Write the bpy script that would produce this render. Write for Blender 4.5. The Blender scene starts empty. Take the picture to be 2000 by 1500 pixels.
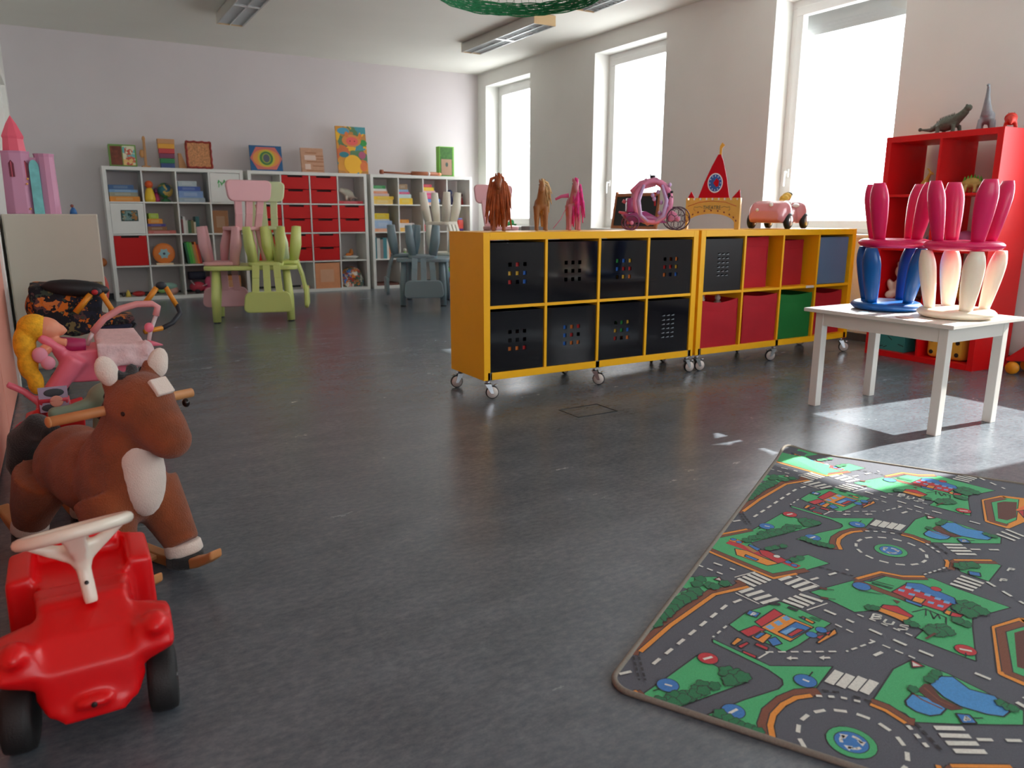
import bpy, bmesh, math, random
from mathutils import Vector, Matrix, Euler
random.seed(7)
SC = bpy.context.scene
COL = SC.collection
PI = math.pi
# ------------------------------------------------------------ camera
XR, YB, H, XL, YN = 5.297, 9.934, 2.869, -0.30, -3.2
cd = bpy.data.cameras.new('camera'); cam = bpy.data.objects.new('camera', cd); COL.objects.link(cam)
cd.sensor_width = 36.0; cd.lens = 1474.5/2000*36; cd.clip_end = 200
_p, _y, _r, _h = 0.2192, 0.5335, 0.0022, 0.9469
F_ = Vector((math.sin(_y)*math.cos(_p), math.cos(_y)*math.cos(_p), -math.sin(_p)))
R_ = Vector((math.cos(_y), -math.sin(_y), 0)); U_ = R_.cross(F_)
R2 = R_*math.cos(_r)+U_*math.sin(_r); U2 = -R_*math.sin(_r)+U_*math.cos(_r)
M = Matrix((R2, U2, -F_)).transposed().to_4x4(); M.translation = Vector((0, 0, _h)); cam.matrix_world = M
cd.dof.use_dof = True; cd.dof.focus_distance = 2.7; cd.dof.aperture_fstop = 4.6
SC.camera = cam
# ------------------------------------------------------------ light
W = bpy.data.worlds.new('world'); SC.world = W; W.use_nodes = True
W.node_tree.nodes['Background'].inputs[0].default_value = (0.90, 0.955, 1, 1)
W.node_tree.nodes['Background'].inputs[1].default_value = 14.0
sl = bpy.data.lights.new('sun', 'SUN'); sun = bpy.data.objects.new('sun', sl); COL.objects.link(sun)
sl.energy = 24.0; sl.angle = math.radians(0.6); sl.color = (1, 0.96, 0.90)
sun.rotation_euler = Vector((1, -0.104, 0.670)).to_track_quat('Z', 'Y').to_euler()
def area(name, loc, sx, sy, power, portal=False, col=(0.95, 0.98, 1)):
    l = bpy.data.lights.new(name, 'AREA'); l.shape = 'RECTANGLE'; l.size = sx; l.size_y = sy; l.energy = power; l.color = col
    o = bpy.data.objects.new(name, l); COL.objects.link(o); o.location = loc
    o.rotation_euler = Vector((1, 0, 0)).to_track_quat('Z', 'Y').to_euler()   # shines towards -x
    if portal: l.cycles.is_portal = True
    return o
WIN = [(8.54, 9.70), (6.03, 7.19), (3.54, 4.70), (1.06, 2.22), (-1.44, -0.28)]  # last window is unseen, added behind the camera for more light
for i in (2, 3):
    area('window_portal', (XR+0.42, (WIN[i][0]+WIN[i][1])/2, 1.74), 1.9, 1.2, 1, True)
SC.view_settings.view_transform = 'Standard'; SC.view_settings.look = 'None'
SC.view_settings.exposure = 0.0; SC.view_settings.gamma = 1.0; SC.view_settings.use_curve_mapping = False
PANE = 7.0
try:
    SC.cycles.use_denoising = True; SC.cycles.max_bounces = 10; SC.cycles.diffuse_bounces = 6; SC.cycles.sample_clamp_indirect = 8
    SC.cycles.caustics_reflective = False; SC.cycles.caustics_refractive = False
except Exception: pass
# ------------------------------------------------------------ materials
def s2l(c): c = c/255; return c/12.92 if c <= .04045 else ((c+.055)/1.055)**2.4
def C3(c): return (s2l(c[0]), s2l(c[1]), s2l(c[2]), 1)
_mc = {}
def mat(c, rough=.5, noise=0, nscale=8, bump=0, bscale=200, metal=0, trans=0, sheen=0, emit=0, coat=0, spec=.5, name=None):
    key = (tuple(c), rough, noise, nscale, bump, bscale, metal, trans, sheen, emit, coat, spec)
    if key in _mc: return _mc[key]
    m = bpy.data.materials.new(name or 'm_%02x%02x%02x' % tuple(int(v) for v in c)); m.use_nodes = True
    nt = m.node_tree; b = nt.nodes['Principled BSDF']; N = nt.nodes.new; L = nt.links.new
    b.inputs['Base Color'].default_value = C3(c); b.inputs['Roughness'].default_value = rough
    b.inputs['Metallic'].default_value = metal; b.inputs['Specular IOR Level'].default_value = spec
    if sheen: b.inputs['Sheen Weight'].default_value = sheen; b.inputs['Sheen Roughness'].default_value = .6
    if coat: b.inputs['Coat Weight'].default_value = coat; b.inputs['Coat Roughness'].default_value = .08
    if trans: b.inputs['Subsurface Weight'].default_value = trans; b.inputs['Subsurface Radius'].default_value = (.03, .022, .02); b.inputs['Subsurface Scale'].default_value = 1.0
    if emit: b.inputs['Emission Color'].default_value = C3(c); b.inputs['Emission Strength'].default_value = emit
    tc = N('ShaderNodeTexCoord')
    n = N('ShaderNodeTexNoise'); n.inputs['Scale'].default_value = nscale; n.inputs['Detail'].default_value = 4; L(tc.outputs['Object'], n.inputs['Vector'])
    r = N('ShaderNodeMapRange'); r.inputs[1].default_value = .3; r.inputs[2].default_value = .7
    a = max(noise, .015); r.inputs[3].default_value = 1-a; r.inputs[4].default_value = 1+a; L(n.outputs[0], r.inputs[0])
    mx = N('ShaderNodeMix'); mx.data_type = 'RGBA'; mx.blend_type = 'MULTIPLY'; mx.inputs[0].default_value = 1
    mx.inputs[6].default_value = C3(c); L(r.outputs[0], mx.inputs[7]); L(mx.outputs[2], b.inputs['Base Color'])
    if bump:
        n2 = N('ShaderNodeTexNoise'); n2.inputs['Scale'].default_value = bscale; n2.inputs['Detail'].default_value = 3; L(tc.outputs['Object'], n2.inputs['Vector'])
        bp = N('ShaderNodeBump'); bp.inputs['Strength'].default_value = bump; bp.inputs['Distance'].default_value = .004; L(n2.outputs[0], bp.inputs['Height']); L(bp.outputs[0], b.inputs['Normal'])
    _mc[key] = m; return m
def patch_mat(name, cols, scale=20, rough=.9, rnd=1.0, bump=.3):
    """cells of several colours: prints, patchwork fabric, painted pictures"""
    m = bpy.data.materials.new(name); m.use_nodes = True; nt = m.node_tree; b = nt.nodes['Principled BSDF']; N = nt.nodes.new; L = nt.links.new
    tc = N('ShaderNodeTexCoord'); v = N('ShaderNodeTexVoronoi'); v.inputs['Scale'].default_value = scale; v.inputs['Randomness'].default_value = rnd
    n = N('ShaderNodeTexNoise'); n.inputs['Scale'].default_value = scale*1.3; mx = N('ShaderNodeMix'); mx.data_type = 'VECTOR'; mx.inputs[0].default_value = .12
    L(tc.outputs['Object'], n.inputs['Vector']); L(tc.outputs['Object'], mx.inputs[4]); L(n.outputs['Color'], mx.inputs[5]); L(mx.outputs[1], v.inputs['Vector'])
    sp = N('ShaderNodeSeparateColor'); L(v.outputs['Color'], sp.inputs[0])
    cr = N('ShaderNodeValToRGB'); cr.color_ramp.interpolation = 'CONSTANT'; e = cr.color_ramp.elements
    for i, c in enumerate(cols):
        el = e[i] if i < 2 else e.new(i/len(cols)); el.position = i/len(cols); el.color = C3(c)
    L(sp.outputs[0], cr.inputs[0]); L(cr.outputs[0], b.inputs['Base Color']); b.inputs['Roughness'].default_value = rough
    if bump:
        bp = N('ShaderNodeBump'); bp.inputs['Strength'].default_value = bump; bp.inputs['Distance'].default_value = .01; L(n.outputs[0], bp.inputs['Height']); L(bp.outputs[0], b.inputs['Normal'])
    return m
def floor_mat():
    m = bpy.data.materials.new('linoleum'); m.use_nodes = True; nt = m.node_tree; b = nt.nodes['Principled BSDF']; N = nt.nodes.new; L = nt.links.new
    tc = N('ShaderNodeTexCoord'); outs = []
    mp = N('ShaderNodeMapping'); mp.inputs['Scale'].default_value = (1, 1.8, 1); L(tc.outputs['Object'], mp.inputs[0])
    for sc, det in ((3.5, 6), (38, 8), (190, 3)):
        n = N('ShaderNodeTexNoise'); n.inputs['Scale'].default_value = sc; n.inputs['Detail'].default_value = det; n.inputs['Roughness'].default_value = .65; L(mp.outputs[0], n.inputs['Vector']); outs.append(n)
    a = N('ShaderNodeMath'); a.operation = 'MULTIPLY_ADD'; a.inputs[1].default_value = .35; L(outs[0].outputs[0], a.inputs[0])
    a2 = N('ShaderNodeMath'); a2.operation = 'MULTIPLY_ADD'; a2.inputs[1].default_value = .45; L(outs[1].outputs[0], a2.inputs[0]); L(a2.outputs[0], a.inputs[2])
    a3 = N('ShaderNodeMath'); a3.operation = 'MULTIPLY'; a3.inputs[1].default_value = .2; L(outs[2].outputs[0], a3.inputs[0]); L(a3.outputs[0], a2.inputs[2])
    cr = N('ShaderNodeValToRGB'); e = cr.color_ramp.elements; e[0].position = .36; e[0].color = C3((72, 80, 88)); e[1].position = .64; e[1].color = C3((110, 118, 125))
    el = e.new(.5); el.color = C3((92, 100, 107))
    L(a.outputs[0], cr.inputs[0]); L(cr.outputs[0], b.inputs['Base Color'])
    mr = N('ShaderNodeMapRange'); mr.inputs[3].default_value = .22; mr.inputs[4].default_value = .30; L(outs[0].outputs[0], mr.inputs[0]); L(mr.outputs[0], b.inputs['Roughness'])
    bp = N('ShaderNodeBump'); bp.inputs['Strength'].default_value = .08; bp.inputs['Distance'].default_value = .002; L(outs[2].outputs[0], bp.inputs['Height']); L(bp.outputs[0], b.inputs['Normal'])
    b.inputs['Specular IOR Level'].default_value = .5
    return m
def glass_mat():
    m = bpy.data.materials.new('clear_glass'); m.use_nodes = True; nt = m.node_tree; N = nt.nodes.new; L = nt.links.new
    t = N('ShaderNodeBsdfTransparent'); g = N('ShaderNodeBsdfGlossy'); g.inputs['Roughness'].default_value = .02
    mx = N('ShaderNodeMixShader'); mx.inputs[0].default_value = .05; L(t.outputs[0], mx.inputs[1]); L(g.outputs[0], mx.inputs[2])
    L(mx.outputs[0], nt.nodes['Material Output'].inputs[0]); return m
def emis(c, s):
    m = bpy.data.materials.new('daylit_pane'); m.use_nodes = True; nt = m.node_tree; e = nt.nodes.new('ShaderNodeEmission')
    e.inputs[0].default_value = C3(c); e.inputs[1].default_value = s; nt.links.new(e.outputs[0], nt.nodes['Material Output'].inputs[0]); return m
# ------------------------------------------------------------ mesh builder
class MB:
    def __init__(s): s.v = []; s.f = []; s.m = []; s.sm = []; s.cur = 0; s.mats = []; s.smooth = False; s.T = Matrix()
    def use(s, m, smooth=None):
        if m not in s.mats: s.mats.append(m)
        s.cur = s.mats.index(m)
        if smooth is not None: s.smooth = smooth
        return s
    def add(s, vs, fs):
        o = len(s.v); s.v += [tuple(s.T @ Vector(p)) for p in vs]
        for f in fs: s.f.append([o+i for i in f]); s.m.append(s.cur); s.sm.append(s.smooth)
        return s
    def bb(s, x0, x1, y0, y1, z0, z1):
        vs = [(x, y, z) for z in (z0, z1) for y in (y0, y1) for x in (x0, x1)]
        return s.add(vs, [(0, 2, 3, 1), (4, 5, 7, 6), (0, 1, 5, 4), (2, 6, 7, 3), (0, 4, 6, 2), (1, 3, 7, 5)])
    def box(s, c, sz, rot=None):
        T0 = s.T; s.T = s.T @ Matrix.Translation(c) @ (Euler(rot).to_matrix().to_4x4() if rot else Matrix())
        a, b, d = sz[0]/2, sz[1]/2, sz[2]/2; s.bb(-a, a, -b, b, -d, d); s.T = T0; return s
    def hull(s, pts):
        bm = bmesh.new()
        for p in pts: bm.verts.new(p)
        r = bmesh.ops.convex_hull(bm, input=bm.verts)
        bm.verts.index_update(); used = [v for v in bm.verts if v.link_faces]; ix = {v: i for i, v in enumerate(used)}
        s.add([v.co for v in used], [[ix[v] for v in f.verts] for f in bm.faces]); bm.free(); return s
    def tube(s, pts, r, seg=10, closed=False, flat=1.0, caps=True):
        pts = [Vector(p) for p in pts]; n = len(pts); rs = r if isinstance(r, (list, tuple)) else [r]*n
        up = None; rings = []
        for i, p in enumerate(pts):
            a = pts[(i-1) % n] if (closed or i) else pts[0]; b = pts[(i+1) % n] if (closed or i < n-1) else pts[-1]
            d = (b-a).normalized()
            if up is None: up = d.orthogonal().normalized()
            up = (up-d*up.dot(d)); up = up.normalized() if up.length > 1e-6 else d.orthogonal().normalized()
            w = d.cross(up)
            rings.append([p+up*math.cos(t)*rs[i]+w*math.sin(t)*rs[i]*flat for t in [2*PI*k/seg for k in range(seg)]])
        vs = [q for R in rings for q in R]; fs = []
        for i in range(n if closed else n-1):
            j = (i+1) % n
            for k in range(seg): k2 = (k+1) % seg; fs.append((i*seg+k, j*seg+k, j*seg+k2, i*seg+k2))
        if caps and not closed: fs.append(tuple(range(seg))); fs.append(tuple((n-1)*seg+k for k in reversed(range(seg))))
        return s.add(vs, fs)
    def cyl(s, a, b, r0, r1=None, seg=20): return s.tube([a, b], [r0, r0 if r1 is None else r1], seg)
    def ell(s, c, r, rot=None, seg=16):
        if not isinstance(r, (tuple, list)): r = (r, r, r)
        n = seg//2; Rm = Euler(rot).to_matrix() if rot else Matrix.Identity(3); vs = []; fs = []; c = Vector(c)
        for i in range(1, n):
            ph = PI*i/n
            for k in range(seg):
                t = 2*PI*k/seg; vs.append(c+Rm @ Vector((r[0]*math.sin(ph)*math.cos(t), r[1]*math.sin(ph)*math.sin(t), r[2]*math.cos(ph))))
        vs += [c+Rm @ Vector((0, 0, r[2])), c+Rm @ Vector((0, 0, -r[2]))]; t_, b_ = len(vs)-2, len(vs)-1
        for i in range(n-2):
            for k in range(seg): k2 = (k+1) % seg; fs.append((i*seg+k, (i+1)*seg+k, (i+1)*seg+k2, i*seg+k2))
        for k in range(seg): k2 = (k+1) % seg; fs.append((t_, k, k2)); fs.append((b_, (n-2)*seg+k2, (n-2)*seg+k))
        return s.add(vs, fs)
    def lathe(s, prof, c=(0, 0, 0), seg=32, rot=None, sx=1, sy=1):
        T0 = s.T; s.T = s.T @ Matrix.Translation(c) @ (Euler(rot).to_matrix().to_4x4() if rot else Matrix()); vs = []; fs = []; n = len(prof)
        for r, z in prof:
            for k in range(seg): t = 2*PI*k/seg; vs.append((r*math.cos(t)*sx, r*math.sin(t)*sy, z))
        for i in range(n-1):
            for k in range(seg): k2 = (k+1) % seg; fs.append((i*seg+k, i*seg+k2, (i+1)*seg+k2, (i+1)*seg+k))
        if prof[0][0] > 1e-6: fs.append(tuple(reversed(range(seg))))
        if prof[-1][0] > 1e-6: fs.append(tuple((n-1)*seg+k for k in range(seg)))
        s.add(vs, fs); s.T = T0; return s
    def prism(s, pts, d):
        """pts 3-D polygon, d extrusion vector"""
        n = len(pts); d = Vector(d); vs = [Vector(p) for p in pts]+[Vector(p)+d for p in pts]
        return s.add(vs, [tuple(range(n)), tuple(reversed(range(n, 2*n)))]+[(i, i+n, (i+1) % n+n, (i+1) % n) for i in range(n)])
    def build(s, name, parent=None, bevel=0, remesh=0, smooth_it=0, sub=0, m=None, seg=2, auto=True):
        me = bpy.data.meshes.new(name); me.from_pydata(s.v, [], s.f)
        for x in (s.mats if s.mats else [m]): me.materials.append(x)
        for p, i, k in zip(me.polygons, s.m, s.sm): p.material_index = i; p.use_smooth = k or bool(remesh) or bool(sub)
        bm = bmesh.new(); bm.from_mesh(me)
        if remesh or sub: bmesh.ops.remove_doubles(bm, verts=bm.verts, dist=1e-5)
        bmesh.ops.recalc_face_normals(bm, faces=bm.faces); bm.to_mesh(me); bm.free(); me.update()
        o = bpy.data.objects.new(name, me); COL.objects.link(o)
        if parent: o.parent = parent
        if remesh:
            r = o.modifiers.new('r', 'REMESH'); r.mode = 'VOXEL'; r.voxel_size = remesh; r.use_smooth_shade = True
            if smooth_it: q = o.modifiers.new('s', 'SMOOTH'); q.iterations = smooth_it; q.factor = .6
        if bevel:
            b = o.modifiers.new('b', 'BEVEL'); b.width = bevel; b.segments = seg; b.limit_method = 'ANGLE'; b.angle_limit = .6
        if sub: q = o.modifiers.new('u', 'SUBSURF'); q.levels = sub; q.render_levels = sub
        return o
def tag(o, label=None, cat=None, group=None, kind=None):
    if label: o['label'] = label
    if cat: o['category'] = cat
    if group: o['group'] = group
    if kind: o['kind'] = kind
    return o
def thing(name, label, cat, loc=(0, 0, 0), rz=0, group=None):
    o = bpy.data.objects.new(name, None); COL.objects.link(o); o.location = loc; o.rotation_euler = (0, 0, rz); o.empty_display_size = .1
    return tag(o, label, cat, group)
def copy_tree(o, parent=None):
    c = o.copy(); COL.objects.link(c)
    if parent: c.parent = parent
    for ch in [x for x in bpy.data.objects if x.parent == o]: copy_tree(ch, c)
    return c
def place(o, loc, rot): o.location = loc; o.rotation_euler = rot; return o
def arc(c, r, a0, a1, n, ax=(1, 0, 0), ay=(0, 0, 1)):
    c, ax, ay = Vector(c), Vector(ax), Vector(ay)
    return [c+ax*math.cos(math.radians(a0+(a1-a0)*i/(n-1)))*r+ay*math.sin(math.radians(a0+(a1-a0)*i/(n-1)))*r for i in range(n)]
# ------------------------------------------------------------ the room
m_wall = mat((229, 229, 224), .9, .012, 3, .06, 300); m_wallb = mat((214, 207, 208), .9, .012, 3, .06, 300)
m_ceil = mat((226, 225, 216), .95, .01, 2, .05, 200); m_white = mat((235, 234, 228), .45, .01); m_pvc = mat((226, 226, 222), .35)
def struct(b, name, **k): return tag(b.build(name, **k), kind='structure')
b = MB().use(floor_mat()); b.bb(XL-.3, XR+.45, YN-.2, YB+.2, -.12, 0); struct(b, 'floor')
b = MB().use(m_ceil); b.bb(XL-.3, XR+.45, YN-.2, YB+.2, H, H+.15); struct(b, 'ceiling')
b = MB().use(m_wallb); b.bb(XL-.3, XR+.45, YB, YB+.2, 0, H); struct(b, 'wall_back')
b = MB().use(m_wall); FILL_WIN = [(-.05, 1.55), (2.0, 3.6)]
for x0, x1 in ((XL-.3, FILL_WIN[0][0]), (FILL_WIN[0][1], FILL_WIN[1][0]), (FILL_WIN[1][1], XR+.45)): b.bb(x0, x1, YN-.2, YN, 0, H)
for x0, x1 in FILL_WIN: b.bb(x0, x1, YN-.2, YN, 0, .85); b.bb(x0, x1, YN-.2, YN, 2.55, H)
struct(b, 'wall_front')
for i, (x0, x1) in enumerate(FILL_WIN):  # invented windows behind the camera, added to brighten the left foreground
    w = bpy.data.objects.new('window_%d' % (6+i), None); COL.objects.link(w); tag(w, kind='structure'); w.location = (x0, YN-.12, .85); wd, ht = x1-x0, 1.70
    f = MB().use(mat((226, 226, 222), .35)); f.bb(0, wd, 0, .06, 0, .08); f.bb(0, wd, 0, .06, ht-.08, ht); f.bb(0, .08, 0, .06, .08, ht-.08); f.bb(wd-.08, wd, 0, .06, .08, ht-.08); f.build('window_frame', w)
    p = MB().use(emis((243, 248, 255), PANE*.9)); p.bb(.08, wd-.08, .02, .024, .08, ht-.08); p.build('pane', w)  # glowing pane gives the added fill light
XO = XR+.36; SILL, HEAD = .79, 2.69
b = MB().use(m_wall); ys = [YN]
for y0, y1 in sorted(WIN): ys += [y0, y1]
ys.append(YB)
for i in range(0, len(ys), 2): b.bb(XR, XO, ys[i], ys[i+1], 0, H)
for y0, y1 in WIN: b.bb(XR, XO, y0, y1, 0, SILL); b.bb(XR, XO, y0, y1, HEAD, H)
struct(b, 'wall_right')
b = MB().use(m_wall); b.bb(XL-.2, XL, YN, 7.05, 0, H); b.bb(XL-.2, XL, 8.15, YB, 0, H); b.bb(XL-.2, XL, 7.05, 8.15, 2.1, H); struct(b, 'wall_left')
m_glass = glass_mat(); m_frost = emis((246, 249, 252), PANE)
m_base = mat((70, 72, 74), .6)
for i, (y0, y1) in enumerate(sorted(WIN, reverse=True)):
    w = bpy.data.objects.new('window_%d' % (i+1), None); COL.objects.link(w); tag(w, kind='structure'); w.location = (XR+.2, y0, SILL)
    wd, ht = y1-y0, HEAD-SILL
    f = MB().use(m_pvc)
    for x0, x1, t0, t1 in ((0, .07, 0, .06), (-.012, .05, .055, .125)):
        f.bb(x0, x1, t0, wd-t0, t0, t1); f.bb(x0, x1, t0, wd-t0, ht-t1, ht-t0); f.bb(x0, x1, t0, t1, t1, ht-t1); f.bb(x0, x1, wd-t1, wd-t0, t1, ht-t1)
    f.build('window_frame', w, bevel=.004)
    p = MB().use(m_glass if i in (2, 3) else m_frost); p.bb(.022, .026, .12, wd-.12, .12, ht-.12); p.build('pane', w)
    h = MB().use(m_pvc, True); h.box((-.02, wd-.09, .52), (.02, .03, .07)); h.tube([(-.03, wd-.09, .53), (-.055, wd-.09, .53), (-.06, wd-.09, .50), (-.06, wd-.09, .41)], .010, 8); h.build('handle', w)
    s = MB().use(m_white); s.bb(-.225, -.001, .003, wd-.003, 0, .022); s.build('window_sill', w, bevel=.004)
    if i in (2, 3):
        s = MB().use(mat((176, 178, 176), .6)); s.bb(.12, .158, .0, wd, ht-(.27 if i == 2 else .40), ht); s.build('roller_shutter', w)
t = MB().use(m_base); t.bb(XR-.012, XR-.001, YN, YB, 0, .06); struct(t, 'baseboard_right', bevel=.002)
t = MB().use(m_base); t.bb(XL, XR-.012, YB-.012, YB-.001, 0, .06); struct(t, 'baseboard_back', bevel=.002)
b = MB().use(mat((150, 150, 148), .7)); b.bb(XO, 7.1, YN-.2, YB+.4, 3.20, 3.30); struct(b, 'sun_blocker')  # unseen slab added outside to trim the sun patches
# left side: salmon doors with a white frame, further on a white door case
m_salmon = mat((226, 150, 130), .5); m_dark = mat((48, 36, 30), .6)
d = MB().use(m_salmon)
for a, c in ((-.9, .32), (.33, 1.55), (1.56, 2.9), (2.91, 3.9), (3.91, 4.86)): d.bb(XL, XL+.022, a, c-.006, .012, 2.1)
struct(d, 'door_1', bevel=.003)
t = MB().use(m_white); t.bb(XL, XL+.035, 4.865, 4.95, 0, 2.2); t.bb(XL, XL+.035, -.98, -.905, 0, 2.2); t.bb(XL, XL+.035, -.98, 4.95, 2.11, 2.2); struct(t, 'trim_1', bevel=.003)
t = MB().use(m_dark); t.bb(XL, XL+.02, 4.965, 5.22, 0, 2.05); struct(t, 'gap_shade_strip')  # dark strip painted in for the shadowed gap before the cabinet
t = MB().use(m_white)
t.bb(XL-.05, XL+.05, 7.05, 7.14, 0, 2.1); t.bb(XL-.05, XL+.05, 8.06, 8.15, 0, 2.1); t.bb(XL-.05, XL+.05, 7.14, 8.06, 2.02, 2.1)
struct(t, 'trim_3', bevel=.004)
t = MB().use(mat((225, 226, 216), .5)); t.bb(XL-.04, XL, 7.145, 8.055, .01, 2.015)
dd = struct(t, 'door_2', bevel=.003)
h = MB().use(mat((180, 180, 178), .3, metal=1), True); h.tube([(XL, 7.25, 1.02), (XL+.05, 7.25, 1.02), (XL+.055, 7.27, 1.02), (XL+.055, 7.38, 1.02)], .009, 8); h.build('door_handle', dd)
# floor hatch
b = MB().use(mat((60, 62, 64), .4, metal=.6)); x0, x1, y0, y1 = 2.06, 2.30, 2.86, 3.03
b.bb(x0, x1, y0, y0+.004, 0, .0025); b.bb(x0, x1, y1-.004, y1, 0, .0025); b.bb(x0, x0+.004, y0, y1, 0, .0025); b.bb(x1-.004, x1, y0, y1, 0, .0025)
tag(b.build('floor_box_cover'), 'flush square floor socket cover in front of the yellow shelf', 'floor cover')
# ------------------------------------------------------------ ceiling lamps
m_alu = mat((228, 232, 232), .35, metal=.8); m_lampbody = mat((205, 203, 196), .4, metal=.3); m_tubeoff = mat((225, 235, 235), .2)
def lamp(x, y, label, ln=1.55):
    t = thing('ceiling_light', label, 'light', (x, y, H-.10), 0, 'louvred fluorescent ceiling lights')
    b = MB().use(m_lampbody); w = .125; b.bb(-w, -w+.004, 0, ln, 0, .095); b.bb(w-.004, w, 0, ln, 0, .095); b.bb(-w, w, 0, ln, .09, .095)
    b.build('housing', t, bevel=.002)
    for y_ in (-.005, ln): b = MB().use(mat((224, 196, 150), .5)); b.bb(-w, w, y_, y_+.005, 0, .095); b.build('end_cap', t)
    b = MB().use(m_alu); b.bb(-.004, .004, .01, ln-.01, 0, .06); b.bb(-.118, -.112, .01, ln-.01, 0, .06); b.bb(.112, .118, .01, ln-.01, 0, .06)
    k = 0
    while .03+k*.055 < ln-.03: b.bb(-.112, .112, .03+k*.055, .033+k*.055, .005, .045); k += 1
    b.bb(-.112, .112, ln/2-.02, ln/2+.02, .0, .05); b.build('louvre', t)
    for sx in (-.058, .058): b = MB().use(m_tubeoff, True); b.cyl((sx, .04, .06), (sx, ln-.04, .06), .013, seg=10); b.build('tube', t)
    for y_ in (.2, ln-.26): b = MB().use(m_lampbody); b.bb(-.05, .05, y_, y_+.06, .095, .10); b.build('mount', t)
lamp(4.32, 6.70, 'louvred strip light by the windows with a peach end cap')
lamp(4.34, 4.54, 'grey strip light just cut off by the picture top, beside green net')
lamp(1.68, 6.76, 'louvred strip light on the ceiling above the left white shelf')
b = MB().use(m_lampbody); b.bb(4.31, 4.33, 6.098, 6.692, H-.015, H-.001); tag(b.build('cable_duct'), 'thin grey cable duct joining two strip lights on the ceiling', 'cable duct')
# green net hanging under the ceiling
m_net = mat((20, 120, 70), .8, .25, 60, .6, 150); m_net2 = mat((70, 120, 80), .8)
t = thing('hanging_net', 'green mesh net bulging down under the ceiling near the lights', 'net', (3.04, 5.05, 2.5))
b = MB().use(m_net, True)
for j in range(15):
    rr = .60-j*.0055; zz = j*.0048+random.uniform(-.003, .003)
    b.tube([(rr*math.cos(a)+.008*math.sin(9*a+j), rr*math.sin(a)+.008*math.cos(7*a+2*j), zz+.006*math.sin(11*a+3*j)) for a in [2*PI*k/72 for k in range(72)]], .0046, 5, closed=True)
for k in range(330):
    a = 2*PI*k/330; a2 = a+random.choice((-1, 1))*.09
    b.tube([(.605*math.cos(a), .605*math.sin(a), -.002), (.565*math.cos((a+a2)/2), .565*math.sin((a+a2)/2), .03), (.525*math.cos(a2), .525*math.sin(a2), .06)], .0022, 4)
b.build('net_band', t)
b = MB().use(m_net2, True)
for k in range(-9, 10):
    x = k*.055; L_ = math.sqrt(max(0, .53**2-x*x))
    for sw in (0, 1):
        p = []
        for q in range(13):
            y = -L_+2*L_*q/12; r2 = (x*x+y*y)/.53**2; c = Vector((x, y, .06+.28*(1-r2)**.5*.9 if r2 < 1 else .06))
            p.append((c.x*.707-c.y*.707, c.x*.707+c.y*.707, c.z) if sw else (-c.x*.707-c.y*.707, c.x*.707-c.y*.707, c.z))
        b.tube(p, .0016, 4)
b.build('net_mesh', t)
b = MB().use(m_net2, True)
for a in (.5, 2.1, 3.7, 5.2): b.cyl((.56*math.cos(a), .56*math.sin(a), .04), (.3*math.cos(a), .3*math.sin(a), .368), .003, seg=5)
b.build('cord', t)
# ------------------------------------------------------------ shelf units
OUT, INN, CEL = .038, .016, .335
m_yel = mat((250, 186, 22), .45, .015, spec=.35); m_yel2 = mat((232, 172, 36), .42); m_shw = mat((226, 226, 220), .4); m_redsh = mat((214, 14, 20), .4, .02, spec=.4)
m_red = mat((200, 14, 14), .5, spec=.3); m_black = mat((18, 18, 22), .3)
def shelf(name, label, x, y, z, nx, nz, dep, m, rz=0, group=None):
    w = 2*OUT+nx*CEL+(nx-1)*INN; h = 2*OUT+nz*CEL+(nz-1)*INN
    t = thing(name, label, 'shelf', (x, y, z), rz, group)
    b = MB().use(m)
    b.bb(0, OUT, 0, dep, 0, h); b.bb(w-OUT, w, 0, dep, 0, h); b.bb(OUT, w-OUT, 0, dep, 0, OUT); b.bb(OUT, w-OUT, 0, dep, h-OUT, h)
    for i in range(1, nx): xx = OUT+i*(CEL+INN)-INN; b.bb(xx, xx+INN, .002, dep-.002, OUT, h-OUT)
    for j in range(1, nz):
        zz = OUT+j*(CEL+INN)-INN
        for i in range(nx): xx = OUT+i*(CEL+INN); b.bb(xx, xx+CEL, .003, dep-.003, zz, zz+INN)
    b.build('shelf_frame', t, bevel=.0015)
    def cell(c, r):   # column from left, row from top -> local x0, z0
        return OUT+c*(CEL+INN), OUT+(nz-1-r)*(CEL+INN)
    t_world = Matrix.Translation((x, y, z)) @ Matrix.Rotation(rz, 4, 'Z')
    return t, cell, t_world
Y1 = 9.524
UN = {}
for nm, x in (('left', .482), ('middle', 2.0), ('right', 3.515)):
    UN[nm] = shelf('cube_shelf', '%s white cube shelf against the back wall' % {'left': 'leftmost', 'middle': 'middle, red-drawered', 'right': 'right-hand'}[nm], x, Y1, 0, 4, 4, .39, m_shw, 0, 'white cube shelves along the back wall')
def drawers(nm, c, r, n=2, m=m_red, two=True):
    t, cell, _ = UN[nm]; x0, z0 = cell(c, r); hh = (CEL-.006-.004*(n-1))/n
    for k in range(n):
        za = z0+.003+k*(hh+.004)
        b = MB().use(m); sw, sh = .09, .022; cx = x0+CEL*.5; zt = za+hh-.002
        b.bb(x0+.004, x0+CEL-.004, .004, .02, za, zt-sh); b.bb(x0+.004, cx-sw, .004, .02, zt-sh, zt); b.bb(cx+sw, x0+CEL-.004, .004, .02, zt-sh, zt)
        b.bb(x0+.008, x0+CEL-.008, .02, .3, za, zt-.05)
        d = b.build('drawer', t, bevel=.0015); d['label'] = 'red drawer front with a cut-out grip'
        b = MB().use(mat((40, 8, 8), .8)); b.bb(cx-sw, cx+sw, .021, .024, zt-sh, zt); b.build('grip_recess', d)
drawers('left', 0, 2, 1)
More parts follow.
